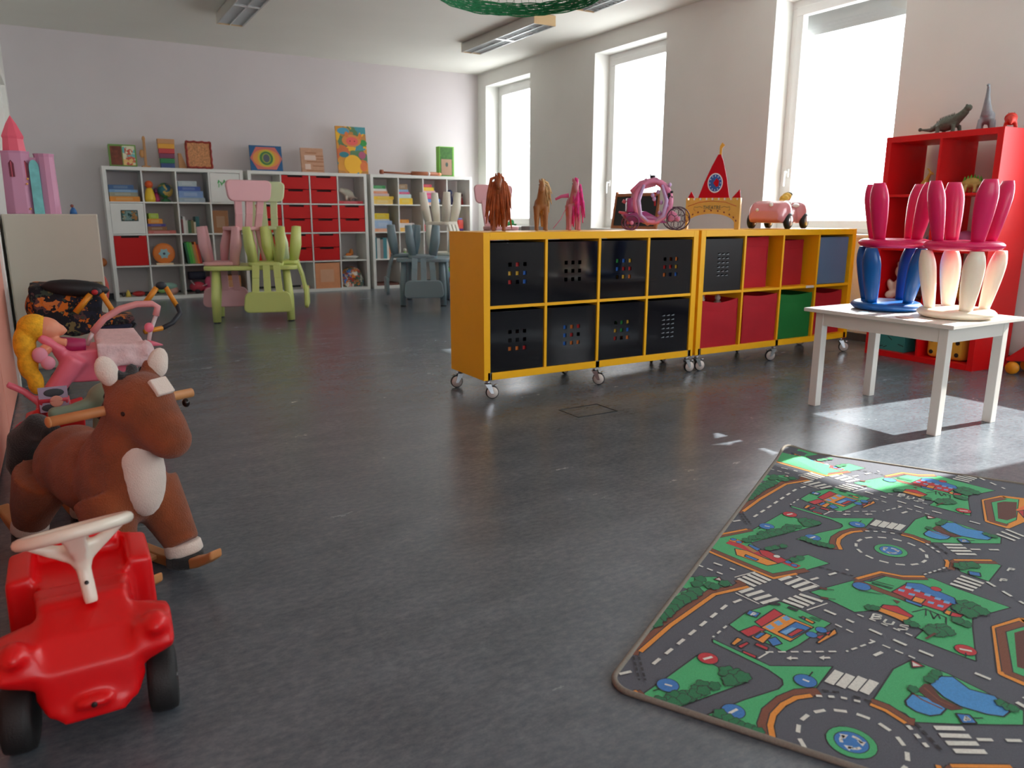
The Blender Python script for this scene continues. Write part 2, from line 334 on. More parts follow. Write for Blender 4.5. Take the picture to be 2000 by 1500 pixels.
for c, r in ((1, 0), (2, 0), (0, 1), (1, 1), (2, 1), (0, 2), (1, 2), (2, 2)): drawers('middle', c, r, 2)
drawers('middle', 3, 1, 2)
t, cell, _ = UN['left']
for c, r in ((3, 0), (0, 1)):
    x0, z0 = cell(c, r); b = MB().use(m_shw); b.bb(x0+.003, x0+CEL-.003, .003, .02, z0+.003, z0+CEL-.003); d = b.build('door', t, bevel=.002)
    if c == 0:
        b = MB().use(mat((50, 70, 66), .6)); b.bb(x0+.10, x0+.27, -.001, .0025, z0+.14, z0+.26); pic = b.build('picture', d)
        b = MB().use(patch_mat('small_picture', [(50, 80, 78), (120, 150, 148), (150, 165, 150), (170, 120, 70), (70, 110, 105)], 28)); b.bb(x0+.11, x0+.26, -.0025, -.0012, z0+.15, z0+.25); b.build('picture_print', pic)
    else:
        b = MB().use(mat((40, 190, 80), .7)); rnd = random.Random(3)
        pts = [(x0+.09+.14*k/14, z0+.215+.02*math.sin(k*1.1)+(k % 2)*.02) for k in range(15)]
        b.tube([(p[0], .0, p[1]) for p in pts], .006, 5)
        b.tube([(x0+.215, 0, z0+.21), (x0+.225, 0, z0+.17)], .006, 5); b.tube([(x0+.1, 0, z0+.21), (x0+.095, 0, z0+.17)], .004, 5); b.build('drawing', d)
ROW = ['top', 'second', 'third', 'bottom']; CLN = ['first', 'second', 'third', 'fourth']
def wherecell(nm, c, r): return '%s row %s cell, %s white shelf' % (ROW[r], CLN[c], nm)
def stack(nm, c, r, items, dx=.01, dep=.26, y=.03, kind='game_box', word='game box', cat='game box'):
    """items bottom up: colour word, rgb, width, height[, x shift]"""
    _, cell, TW = UN[nm]; x0, z0 = cell(c, r); z = z0+.0005; n = len(items)
    for i, it in enumerate(items):
        cw, rgb, w, h = it[:4]; sx = it[4] if len(it) > 4 else 0
        b = MB().use(mat(rgb, .5, .05, 20)); b.bb(-w/2, w/2, -dep/2, dep/2, 0, h-.0006)
        b.use(mat([min(255, v*.75+55) for v in rgb], .5)); b.bb(-w*.3, w*.25, -dep/2-.0012, -dep/2, h*.25, h*.75)
        o = b.build(kind, None, bevel=.002); o.location = TW @ Vector((x0+dx+w/2+sx, y+dep/2+.004*i, z)); o.rotation_euler = (0, 0, random.uniform(-.03, .03))
        pos = 'standing alone' if n == 1 else ('topmost in stack' if i == n-1 else ('lowest in stack' if i == 0 else '%s up in stack' % (CLN+['fifth', 'sixth'])[i]))
        tag(o, '%s %s %s, %s' % (cw, word, pos, wherecell(nm, c, r)), cat, 'boxed games in the white shelves'); z += h
def books(nm, c, r, items, x=.012, lean=0):
    _, cell, TW = UN[nm]; x0, z0 = cell(c, r); px = x0+x
    for i, (cw, rgb, w, h) in enumerate(items):
        b = MB().use(mat(rgb, .5, .04, 20)); b.bb(0, w, 0, .2, 0, .004) if False else b.bb(0, .003, 0, .19, 0, h); b.bb(w-.003, w, 0, .19, 0, h); b.bb(0, w, -.003, 0, 0, h)
        b.use(mat((225, 220, 205), .8)); b.bb(.003, w-.003, 0, .185, .003, h-.003)
        o = b.build('book', None); off = h*math.sin(abs(lean))
        o.location = TW @ Vector((px, .035, z0+(w*math.sin(-lean) if lean < 0 else 0)+.0008)); o.rotation_euler = (0, lean, 0)
        if lean > 0: o.location.z += w*math.sin(lean)
        px += w/math.cos(lean)+.001
        tag(o, '%s upright book, %s from left, %s' % (cw, (CLN+['fifth', 'sixth', 'seventh', 'eighth'])[i], wherecell(nm, c, r)), 'book', 'books standing in the white shelves')
def cellobj(nm, c, r, name, label, cat, fn, dx=.16, dy=.12, rz=0):
    _, cell, TW = UN[nm]; x0, z0 = cell(c, r); loc = TW @ Vector((x0+dx, dy, z0+.0008)); b = MB(); kw = fn(b) or {}
    o = b.build(name, None, **kw); o.location = loc; o.rotation_euler = (0, 0, rz); return tag(o, label, cat)
A = dict
OR, BL, LB, WH, GR, RD, YE, PK, TL, LG, DB, SK = (222, 140, 40), (50, 90, 160), (120, 160, 200), (205, 205, 200), (60, 140, 70), (190, 40, 50), (235, 195, 50), (215, 90, 130), (40, 130, 135), (150, 195, 90), (35, 45, 80), (228, 160, 120)
stack('left', 0, 0, [('orange', OR, .30, .055), ('cream patterned', (150, 150, 130), .28, .045), ('light blue', LB, .285, .03), ('blue', (60, 95, 140), .25, .05)])
stack('left', 2, 0, [('pale grey', (150, 165, 175), .28, .05), ('white and blue', (120, 150, 195), .26, .075), ('blue', (60, 90, 165), .24, .05), ('light grey', (170, 185, 190), .20, .06)])
stack('left', 1, 1, [('salmon', (190, 100, 90), .29, .035), ('brown', (140, 95, 60), .20, .045), ('purple', (70, 60, 130), .19, .03), ('orange', OR, .15, .055, .01), ('lime green', (165, 190, 60), .10, .06, .02)])
books('left', 2, 1, [('dark red', (110, 50, 50), .018, .16), ('white', WH, .025, .19), ('pale', (190, 185, 175), .02, .15), ('dark green', (60, 90, 60), .035, .14), ('olive', (110, 100, 60), .03, .15), ('cream', (200, 190, 165), .02, .13), ('teal', (40, 95, 95), .04, .19)])
books('left', 2, 2, [('dark green', (30, 90, 60), .022, .24), ('bright green', (60, 160, 60), .03, .25), ('lime', (110, 170, 70), .025, .245), ('tan', (180, 130, 80), .025, .22), ('orange', (220, 110, 40), .02, .25), ('red', (170, 40, 35), .025, .22)], lean=-.13, x=.05)
stack('left', 3, 1, [('brown cardboard', (150, 100, 60), .17, .26)], kind='wooden_box', word='box', cat='box')
stack('left', 3, 3, [('tan wicker', (196, 125, 70), .26, .20)], kind='storage_basket', word='basket', cat='basket')
stack('middle', 2, 3, [('peach wicker', (222, 150, 105), .315, .32)], kind='storage_basket', word='basket with a dark grip', cat='basket', y=.008)
stack('right', 0, 0, [('pale yellow', (235, 200, 110), .27, .06), ('yellow', YE, .28, .04), ('grey pink', (210, 180, 180), .22, .035), ('orange white', (230, 150, 110), .20, .03), ('white', (225, 225, 220), .19, .03), ('green and blue', (60, 150, 80), .18, .04)], dx=.005)
stack('right', 1, 0, [('yellow', YE, .19, .08), ('white and green', (190, 215, 215), .17, .05), ('pink', PK, .15, .03), ('pale blue', (130, 170, 210), .14, .03), ('multicoloured', (150, 120, 90), .13, .07)])
stack('right', 2, 0, [('peach', (235, 175, 140), .22, .03), ('blue', (70, 130, 210), .24, .045), ('pink', (230, 80, 130), .20, .075), ('white and pink', (225, 180, 190), .18, .03), ('yellow', YE, .16, .045), ('red', (200, 60, 80), .13, .04)])
stack('right', 0, 1, [('peach', (230, 160, 120), .26, .04), ('white and blue', (160, 185, 215), .24, .10), ('grey', (190, 195, 190), .21, .02), ('yellow', (228, 196, 30), .21, .075)])
stack('right', 1, 1, [('yellow', (240, 190, 90), .24, .05), ('white', (228, 220, 215), .21, .06), ('orange', OR, .13, .045)])
books('right', 0, 2, [('dark teal', (30, 110, 120), .018, .28), ('white', WH, .045, .27), ('greyish', (150, 135, 130), .04, .25), ('blue and green', (70, 140, 150), .05, .27), ('white thin', (230, 228, 220), .03, .25), ('orange', (235, 150, 95), .04, .245)])
stack('right', 3, 3, [('red and blue', (180, 60, 70), .20, .07), ('light blue', (120, 170, 215), .24, .08), ('green and yellow', (80, 180, 90), .22, .05)])
stack('right', 3, 1, [('yellow', (240, 200, 60), .17, .045)], dx=.002)
def f_bottle(b): b.use(mat((235, 90, 80), .4), True); b.bb(-.04, .04, -.04, .04, .03, .15); b.use(mat((90, 50, 130), .5)); b.bb(-.041, .041, -.041, .041, 0, .03); b.use(mat((130, 150, 220), .5)); b.bb(-.03, .03, -.03, .03, .15, .175); return A(bevel=.006)
cellobj('right', 3, 1, 'toy_tower', 'small red, purple and blue block tower, second row of right white shelf', 'toy', f_bottle, .235, .12)
def f_redball(b): b.use(mat((200, 60, 55), .5), True); b.ell((0, 0, .05), .05)
cellobj('right', 3, 1, 'toy_ball', 'red ball behind the block tower in the right white shelf', 'ball', f_redball, .17, .26)
def f_blobs(seed, cols, n, wx, hz, r0=.02, r1=.045):
    def f(b):
        rnd = random.Random(seed)
        for i in range(n):
            r = rnd.uniform(r0, r1); c = rnd.choice(cols); x = rnd.uniform(-wx, wx); z = max(r, rnd.uniform(0, hz)*(1-abs(x)/wx*.5)); b.use(mat(c, .5), True)
            k = rnd.random()
            if k < .5: b.ell((x, rnd.uniform(-.05, .06), z), (r, r, r*rnd.uniform(.7, 1)), seg=10)
            elif k < .8: b.smooth = False; b.box((x, rnd.uniform(-.05, .06), z+.004), (r*1.7, r*1.5, r*1.6), (rnd.uniform(-.4, .4), rnd.uniform(-.3, .3), rnd.random()*3))
            else: b.lathe([(r, 0), (r, r), (r*.5, r*1.2)], (x, rnd.uniform(-.05, .06), max(0, z-r)), 12)
    return f
m_bag = patch_mat('toy_bag_print', [(210, 205, 195), (60, 90, 70), (200, 60, 50), (230, 130, 30), (60, 120, 200), (225, 215, 200), (180, 120, 80), (90, 110, 100)], 26, .6)
def f_bag(b): b.use(m_bag, True); b.ell((0, 0, .13), (.145, .13, .13)); b.ell((.03, 0, .09), (.11, .12, .09)); b.bb(-.13, .13, -.11, .11, .0, .12); return A(remesh=.012, smooth_it=4)
cellobj('middle', 3, 3, 'toy_bag', 'bulging bag of colourful printed blocks in bottom right of middle white shelf', 'bag', f_bag, .168, .15)
def f_saucer(b): b.use(mat((220, 220, 218), .4), True); b.lathe([(0, 0), (.06, 0), (.10, .03), (.11, .035), (.07, .045), (0, .05)]); b.use(mat((230, 130, 50), .5)); b.ell((-.03, -.02, .06), (.04, .03, .022)); b.use(mat((200, 120, 50), .6)); b.lathe([(.02, .045), (.03, .08), (.018, .12), (0, .135)], (.02, .02, 0), 14)
cellobj('middle', 3, 2, 'toy_boat', 'white toy boat with orange figures, third row of middle white shelf', 'toy', f_saucer, .17, .16)
def f_animal(b):
    b.use(mat((200, 196, 180), .7), True); b.ell((0, 0, .09), (.09, .05, .055), (0, .5, 0)); b.ell((-.08, 0, .13), (.04, .035, .035)); b.tube([(.05, 0, .06), (.12, -.01, .03)], [.02, .008]); b.ell((-.03, -.03, .03), (.02, .02, .035)); b.ell((.04, .03, .03), (.02, .02, .035)); return A(remesh=.008, smooth_it=3)
cellobj('middle', 3, 0, 'toy_animal', 'pale toy animal lying in top right cell of the middle white shelf', 'toy', f_animal, .17, .15).location.z += .036
stack('middle', 3, 0, [('red', (190, 50, 60), .32, .034)], dx=.006, kind='tray', word='tray', cat='tray')
def f_eggs(b): b.use(mat((230, 200, 195), .4), True); b.ell((0, 0, .03), (.04, .03, .03)); b.use(mat((200, 60, 90), .5)); b.ell((.05, 0, .02), (.03, .03, .02)); b.ell((.02, .04, .022), .02)
cellobj('middle', 1, 3, 'toy_shell', 'small pink and white rounded toy in bottom row of middle white shelf', 'toy', f_eggs, .22, .08)
def f_wheel(b):
    b.use(mat((232, 130, 55), .5), True); b.lathe([(0, -.03), (.10, -.03), (.118, -.015), (.118, .015), (.10, .03), (0, .03)], (0, 0, .125), 32, (PI/2, 0, 0))
    b.use(mat((150, 190, 195), .6), False); q = [(.062*math.cos(a)*(1 if k % 2 == 0 else .72), -.034, .125+.062*math.sin(a)*(1 if k % 2 == 0 else .72)) for k, a in enumerate([2*PI*i/12 for i in range(12)])]; b.prism(q, (0, .006, 0))
    b.use(mat((70, 70, 90), .6), True); b.ell((0, -.034, .125), (.014, .006, .014)); b.use(mat((225, 205, 175), .6), False); b.bb(-.09, .09, -.04, .04, 0, .018)
cellobj('left', 1, 2, 'toy_wheel', 'round orange toy wheel with pale blue star, left white shelf', 'toy', f_wheel, .155, .1)  # an orange toy wheel on a low foot
def f_heli(b): b.use(mat((150, 190, 175), .6), True); b.ell((0, 0, .10), (.10, .07, .04)); b.use(mat((140, 180, 100), .6)); b.ell((-.07, 0, .06), (.05, .05, .04)); b.use(mat((200, 150, 140), .6)); b.ell((.05, 0, .05), (.06, .05, .05)); return A()
cellobj('left', 1, 3, 'toy_turtle', 'pale green domed toy in bottom row of the left white shelf', 'toy', f_heli, .17, .12)
def f_low(b): b.use(mat((180, 40, 40), .5), True); b.ell((.05, 0, .03), (.07, .05, .03)); b.use(mat((220, 190, 80), .5)); b.lathe([(.03, 0), (.02, .05), (0, .08)], (-.06, 0, 0), 14); b.use(mat((60, 60, 60), .5)); b.ell((.13, 0, .02), (.03, .03, .02)); b.ell((-.11, .0, .025), (.02, .02, .025)); return A()
cellobj('left', 0, 3, 'toy_car', 'low red and yellow toy car in bottom left cell of left white shelf', 'toy', f_low, .155, .1)
def f_dolls(b):
    b.use(mat((45, 48, 66), .7), True); b.bb(-.12, .06, 0, .15, .16, .25); b.use(mat((180, 50, 70), .5)); b.ell((-.04, 0, .08), (.09, .07, .06)); b.use(mat((220, 90, 130), .5)); b.ell((.09, -.02, .13), (.05, .05, .07)); b.ell((.07, -.02, .04), (.05, .05, .04)); b.use(mat((220, 200, 205), .3)); b.tube([(-.12, -.05, .16), (-.05, -.05, .07), (.04, -.05, .10), (.12, -.05, .14)], .006, 6)
    b.use(mat((30, 30, 36), .6)); b.ell((-.05, -.04, .03), (.03, .03, .03))
cellobj('left', 2, 3, 'doll_carriage', 'pink and dark blue doll carriage in bottom row of left white shelf', 'toy', f_dolls, .18, .13)
# single figures
def figure(nm, c, r, dx, dy, c1, c2, s, label):
    def f(b): b.use(mat(c1, .5), True); b.lathe([(.030*s, 0), (.032*s, .02*s), (.022*s, .07*s), (.012*s, .085*s)], (0, 0, 0), 14); b.use(mat(c2, .5)); b.ell((0, 0, .105*s), .024*s, seg=12)
    return cellobj(nm, c, r, 'toy_figure', label, 'toy figure', f, dx, dy)
for q in [('left', 1, 0, .066, .08, YE, (220, 90, 40), 1.8, 'yellow toy figure with orange head, top row of left white shelf'),
          ('left', 1, 0, .14, .16, (180, 50, 100), (120, 60, 110), 1.2, 'pink toy figure beside the globe, top row of left white shelf'),
          ('right', 3, 0, .05, .1, (200, 50, 45), (215, 60, 50), 1.1, 'red toy figure at far left in top right cell'),
          ('right', 3, 0, .13, .2, (40, 45, 90), (50, 60, 100), 1.6, 'navy toy figure standing behind others in top right cell'),
          ('right', 3, 0, .20, .1, (225, 130, 40), (235, 170, 60), .9, 'orange toy figure in the middle of the top right cell'),
          ('right', 3, 0, .27, .15, (150, 40, 40), (100, 50, 50), 1.3, 'dark red toy figure at the right of the top right cell'),
          ('right', 2, 2, .18, .08, (230, 190, 90), (225, 80, 70), 1.6, 'red and yellow toy figure, third row of right white shelf'),
          ('right', 2, 1, .06, .1, (215, 60, 80), (230, 200, 195), 1.5, 'red toy figure, second row third cell of right white shelf'),
          ('right', 1, 2, .09, .08, (120, 170, 80), (215, 215, 200), 1.0, 'green toy figure with white head in right white shelf'),
          ('right', 1, 3, .12, .1, (225, 130, 70), (230, 150, 90), 1.5, 'orange toy figure in bottom row of right white shelf')]: figure(*q)
def f_globe(b): b.use(patch_mat('globe_print', [(30, 80, 110), (40, 110, 120), (60, 130, 80), (200, 170, 90)], 14, .4), True); b.ell((0, 0, .13), .085); b.use(mat((60, 120, 80), .5)); b.lathe([(.06, 0), (.05, .02), (.015, .045), (.015, .05)], (0, 0, 0), 20)
cellobj('left', 1, 0, 'globe', 'small dark teal globe in top row of the left white shelf', 'globe', f_globe, .235, .15)
def f_tray(b): b.use(mat((110, 70, 60), .6)); b.bb(-.15, .15, -.12, .12, 0, .012); b.bb(-.15, .15, -.12, -.112, .012, .03); b.bb(-.15, .15, .112, .12, .012, .03); b.bb(-.15, -.142, -.112, .112, .012, .03); b.bb(.142, .15, -.112, .112, .012, .03)
cellobj('right', 0, 3, 'tray', 'flat brown tray lying in bottom left cell of right white shelf', 'tray', f_tray, .168, .14)
for nm in ('right',):   # little white divider strip hanging in the top right cells
    for r in (0, 1):
        def f(b): b.use(mat((215, 215, 212), .5)); b.bb(-.008, .008, -.01, 0, .12, .334)
        cellobj(nm, 3, r, 'paper_strip', 'white paper strip hanging in %s row, fourth cell of right white shelf' % ROW[r], 'paper strip', f, .10, .3)
# ------------------------------------------------------------ on top of the white shelves
ZT = 2*OUT+4*CEL+3*INN
def top(name, label, cat, x0, x1, z1, fn, y=9.62, lean=.12, **k):
    b = MB(); fn(b, x1-x0, z1-ZT); o = b.build(name, None, **k); o.location = ((x0+x1)/2, y, ZT+.001); o.rotation_euler = (-lean, 0, 0); o.location.z += .0; return tag(o, label, cat)
def board(m, th=.04, edge=None, em=None):
    def f(b, w, h):
        b.use(m); b.bb(-w/2, w/2, -th/2, th/2, 0, h)
        if edge: b.use(em); b.bb(-w/2-edge, -w/2, -th/2-.002, th/2, 0, h); b.bb(w/2, w/2+edge, -th/2-.002, th/2, 0, h); b.bb(-w/2-edge, w/2+edge, -th/2-.002, th/2, h, h+edge)
    return f
def f_gbox(b, w, h):
    b.use(mat((110, 150, 70), .5)); b.bb(-w/2, w/2, -.05, .05, 0, h)
    b.use(mat((120, 60, 40), .6, .3, 25)); b.bb(-w/2+.015, -w*.03, -.0525, -.05, .01, h-.02); b.use(patch_mat('box_art', [(225, 220, 190), (200, 90, 70), (110, 190, 190), (230, 190, 120)], 22, .5)); b.bb(0, w/2-.015, -.0525, -.05, .01, h-.015)
top('game_box', 'green box with cream print at far left on the white shelf top', 'game box', .57, .84, 1.695, f_gbox, bevel=.003)
def f_ab(b, w, h):
    b.use(mat((190, 140, 90), .6)); b.bb(-.012, .012, -.02, .02, 0, h); b.bb(-.04, .04, -.06, .06, 0, .018); b.use(mat((205, 150, 95), .6), True); b.ell((-.03, 0, h*.45), (.028, .02, .045)); b.ell((.0, 0, h-.02), (.018, .018, .03))
top('wooden_stand', 'narrow tan wooden toy stand on the left white shelf top', 'toy', .89, .97, 1.79, f_ab, lean=0)
def f_rainb(b, w, h):
    cols = [(60, 80, 130), (50, 130, 80), (130, 60, 90), (200, 70, 70), (230, 165, 60), (205, 150, 100)]; z = 0
    for i, c in enumerate(cols): hh = h/6; b.use(mat(c, .6)); ww = w*(.82+.18*i/5); b.bb(-ww/2, ww/2, -.04, .04, z, z+hh-.0015); z += hh
top('stacking_blocks', 'rainbow striped stacking block tower on the left white shelf top', 'blocks', 1.065, 1.24, 1.779, f_rainb, lean=0, bevel=.002)
def f_ramp(b, w, h): b.use(mat((190, 140, 90), .6)); b.prism([(-.03, -.02, 0), (.05, -.02, 0), (.04, -.02, .05), (.0, -.02, h), (-.03, -.02, h)], (0, .04, 0))
top('wooden_ramp', 'tan wooden curved piece right of the rainbow blocks', 'toy', 1.27, 1.33, 1.63, f_ramp, lean=0)
m_wick = mat((200, 140, 95), .8, .3, 60, .8, 90)
def f_bask(b, w, h):
    b.use(m_wick); b.bb(-w/2, w/2, -.06, .06, 0, h); m = mat((150, 50, 40), .7, .3, 50, .8, 80); b.use(m, True)
    n = 9
    for q in ([(-w/2, h*i/n) for i in range(n+1)], [(w/2, h*i/n) for i in range(n+1)], [(-w/2+w*i/n, h) for i in range(n+1)], [(-w/2+w*i/n, .006) for i in range(n+1)]):
        b.tube([(x+.004*math.sin(i*2.4), -.06, z+.005*math.cos(i*2.1)) for i, (x, z) in enumerate(q)], .012, 7)
top('wicker_basket', 'woven tan basket with dark red rim on the left white shelf top', 'basket', 1.36, 1.62, 1.755, f_bask)
def f_eye(b, w, h):
    b.use(mat((20, 90, 140), .5)); b.bb(-w/2, w/2, -.012, .012, 0, h); y = -.0125
    def el(rx, rz, c, k, rot=0): b.use(mat(c, .5)); b.prism([(rx*math.cos(a), y-k*.0012, h/2+rz*math.sin(a)) for a in [2*PI*i/28 for i in range(28)]], (0, .001, 0))
    b.use(mat((210, 110, 100), .5)); b.prism([(-.5*w, y-.0012, h*.5), (-.3*w, y-.0012, h*.06), (.3*w, y-.0012, h*.06), (.5*w, y-.0012, h*.5), (.3*w, y-.0012, h*.94), (-.3*w, y-.0012, h*.94)], (0, .001, 0))
    el(.42*w, .36*h, (225, 150, 70), 2); el(.27*w, .33*h, (200, 190, 60), 3); el(.21*w, .27*h, (60, 120, 60), 4); el(.14*w, .2*h, (150, 160, 70), 5); el(.10*w, .16*h, (80, 85, 100), 6)
top('picture_puzzle', 'picture with blue corners and yellow concentric oval on white shelf', 'puzzle', 2.065, 2.44, 1.76, f_eye)
def f_woodp(b, w, h):
    m1, m2 = mat((196, 150, 120), .6, .08, 30), mat((170, 115, 80), .6)
    b.use(m1); b.bb(-w/2, w/2, -.015, .015, 0, h); b.use(m2)
    for x0, x1, z in ((-.3, .2, .78), (.15, .5, .66), (-.25, .5, .42), (0, .5, .25), (-.3, .45, .05), (.2, .5, .54)): b.bb(x0*w, x1*w, -.018, -.015, z*h, z*h+.012)
    b.use(mat((220, 195, 180), .6)); b.bb(-.35*w, .15*w, -.018, -.015, .5*h, .7*h); b.bb(-.35*w, -.1*w, -.018, -.015, .12*h, .34*h)
top('wooden_puzzle', 'pale wooden tray puzzle leaning on the wall above red drawers', 'puzzle', 2.67, 2.95, 1.757, f_woodp, bevel=.002)
def f_pig(b, w, h):
    b.use(patch_mat('farm_picture', [(70, 150, 160), (190, 130, 60), (220, 150, 50), (240, 185, 40), (210, 110, 60), (90, 130, 90)], 10, .5)); b.bb(-w/2, w/2, -.012, .012, 0, h)
    def el(cx, cz, rx, rz, c, k): b.use(mat(c, .5)); b.prism([(cx*w+rx*w*math.cos(a), -.0125-k*.0012, cz*h+rz*h*math.sin(a)) for a in [2*PI*i/24 for i in range(24)]], (0, .001, 0))
    el(-.25, .9, .2, .07, (80, 160, 190), 1); el(.4, .66, .12, .07, (50, 150, 70), 1); el(0, .7, .32, .13, (225, 140, 70), 2); el(.02, .69, .2, .09, (235, 100, 95), 3); el(-.15, .83, .06, .06, (225, 120, 60), 3); el(.3, .8, .06, .06, (225, 130, 60), 3)
    el(.0, .2, .3, .2, (245, 185, 40), 2); el(-.28, .4, .16, .06, (50, 130, 140), 2); el(.33, .4, .12, .08, (180, 90, 120), 2); el(.35, .15, .12, .1, (225, 120, 60), 3); el(-.05, .69, .02, .012, (120, 40, 40), 5); el(.1, .69, .02, .012, (120, 40, 40), 5)
top('picture_board', 'tall colourful farm picture board with a pink animal face', 'picture', 3.135, 3.525, 2.045, f_pig)
def f_stick(b, w, h):
    b.use(mat((150, 80, 50), .5), True); b.tube([(-w/2, 0, .035), (-w/2+.04, 0, .035)], .028, 12); b.tube([(-w/2+.04, 0, .03), (0, 0, .022)], .012, 8); b.use(mat((165, 95, 60), .5)); b.tube([(0, 0, .028), (w*.42, 0, .026)], .027, 12)
    b.use(mat((220, 215, 210), .4)); b.tube([(w*.26, 0, .027), (w*.29, 0, .027)], .029, 12); b.use(mat((235, 165, 120), .5)); b.ell((w*.46, 0, .026), (.03, .02, .024))
top('rain_stick', 'long brown wooden stick instrument lying on right white shelf top', 'instrument', 3.68, 4.56, 1.55, f_stick, y=9.6, lean=0)
def f_tall(b, w, h):
    b.use(mat((120, 190, 60), .5)); b.bb(-w/2, w/2, -.05, .05, 0, h); b.use(mat((60, 110, 40), .6, .3, 20)); b.bb(-w/2+.012, w/2-.02, -.0515, -.05, .01, h-.01)
    b.use(mat((170, 135, 110), .6)); b.bb(-w/2+.03, w/2-.035, -.0528, -.0516, .02, h*.58); b.use(mat((70, 90, 80), .6)); b.prism([(.02*math.cos(a), -.054, h*.4+.03*math.sin(a)) for a in [2*PI*i/14 for i in range(14)]], (0, .001, 0))
top('game_box', 'tall green box standing at right end of the white shelf top', 'game box', 4.53, 4.75, 1.855, f_tall, y=9.66, lean=0)
for w_, c_, z_, l_ in ((.05, (220, 130, 70), .42, 'orange toy hanging on the wall left of the white shelf'), (.06, (210, 90, 80), .16, 'pinkish red toy on the floor left of the white shelf')):
    b = MB().use(mat(c_, .6), True); b.ell((0, 0, 0), (w_, .03, w_*(1 if z_ > .3 else 2.6))); o = b.build('toy_piece'); o.location = (.40 if z_ > .3 else .36, 9.86 if z_ > .3 else 9.4, z_); tag(o, l_, 'toy')
# ------------------------------------------------------------ yellow shelves on castors
m_chrome = mat((190, 192, 195), .22, metal=1); m_tyre = mat((20, 20, 22), .5); m_hub = mat((215, 205, 198), .4); m_darkhole = mat((10, 10, 12), .8)
def castor(par, x, y, hgt, ang):
    b = MB().use(m_chrome); b.bb(x-.03, x+.03, y-.02, y+.045, hgt-.003, hgt-.0005); b.bb(x-.012, x+.012, y-.022, y-.018, hgt-.003, hgt+.04)
    b.smooth = True; b.cyl((x, y, hgt-.022), (x, y, hgt-.003), .014, seg=12)
    c, s = math.cos(ang), math.sin(ang); wx, wy = x+c*.022, y+s*.022
    b.smooth = False
    for k in (-1, 1): nx, ny = -s*.0165*k, c*.0165*k; b.prism([(x+nx-c*.016, y+ny-s*.016, hgt-.022), (x+nx+c*.016, y+ny+s*.016, hgt-.022), (wx+nx+c*.008, wy+ny+s*.008, .030), (wx+nx-c*.008, wy+ny-s*.008, .030)], (-s*.002, c*.002, 0))
    b.box((x-c*.0, y-s*.0, hgt-.023), (.034, .034, .003), (0, 0, ang)); b.smooth = True; b.ell((wx+c*.02, wy+s*.02, hgt-.03), (.012, .008, .006))
    o = b.build('castor', par)
    w = MB().use(m_tyre, True); w.lathe([(.0, -.010), (.028, -.010), (.035, -.006), (.035, .006), (.028, .010), (0, .010)], (wx, wy, .0355), 24, (PI/2, 0, ang)); w.use(m_hub); w.lathe([(0, -.0122), (.030, -.0112), (.030, .0112), (0, .0122)], (wx, wy, .0355), 24, (PI/2, 0, ang)); w.use(m_chrome); w.lathe([(0, -.0140), (.007, -.0140), (.007, .0140), (0, .0140)], (wx, wy, .0355), 10, (PI/2, 0, ang)); w.build('wheel', o)
def yshelf(label, x, angs):
    t, cell, TW = shelf('cube_shelf', label, x, 3.391, .103, 4, 2, .39, m_yel, 0, 'yellow cube shelves on castors')
    for i, xx in enumerate((.035, .735, 1.435)):
        for j, yy in enumerate((.022, .345)): castor_local(t, xx, yy, angs[i*2+j])
    return t, cell, TW
def castor_local(t, x, y, ang):
    o0 = set(bpy.data.objects); e = bpy.data.objects.new('castor_mount', None); castor(t, x, y, .103, ang)
    bpy.data.objects.remove(e)
    for o in bpy.data.objects:
        if o not in o0 and o.parent == t: o.location = (0, 0, -.103)
YA = yshelf('yellow cube shelf on castors holding only black boxes', 1.834, [-.35, 2.9, -.75, .4, -.15, .8]); YBs = yshelf('yellow cube shelf on castors with red, green and blue bins', 3.320, [-.25, .3, 2.75, .5, -.6, 2.2])
def perf(b, x0, x1, z0, z1, y0, y1, hx, hz, hw, hh):
    """panel with a grid of true holes; hx, hz centres"""
    zs = sorted(hz); zc = z0
    for z in zs:
        b.bb(x0, x1, y0, y1, zc, z-hh/2); xc = x0
        for x in sorted(hx): b.bb(xc, x-hw/2, y0, y1, z-hh/2, z+hh/2); xc = x+hw/2
        b.bb(xc, x1, y0, y1, z-hh/2, z+hh/2); zc = z+hh/2
    b.bb(x0, x1, y0, y1, zc, z1)
m_bbox = mat((14, 14, 20), .08, spec=.45, name='glossy_black_plastic'); m_bbox2 = mat((22, 20, 22), .5, spec=.3)
NUM = ['first', 'second', 'third', 'fourth']
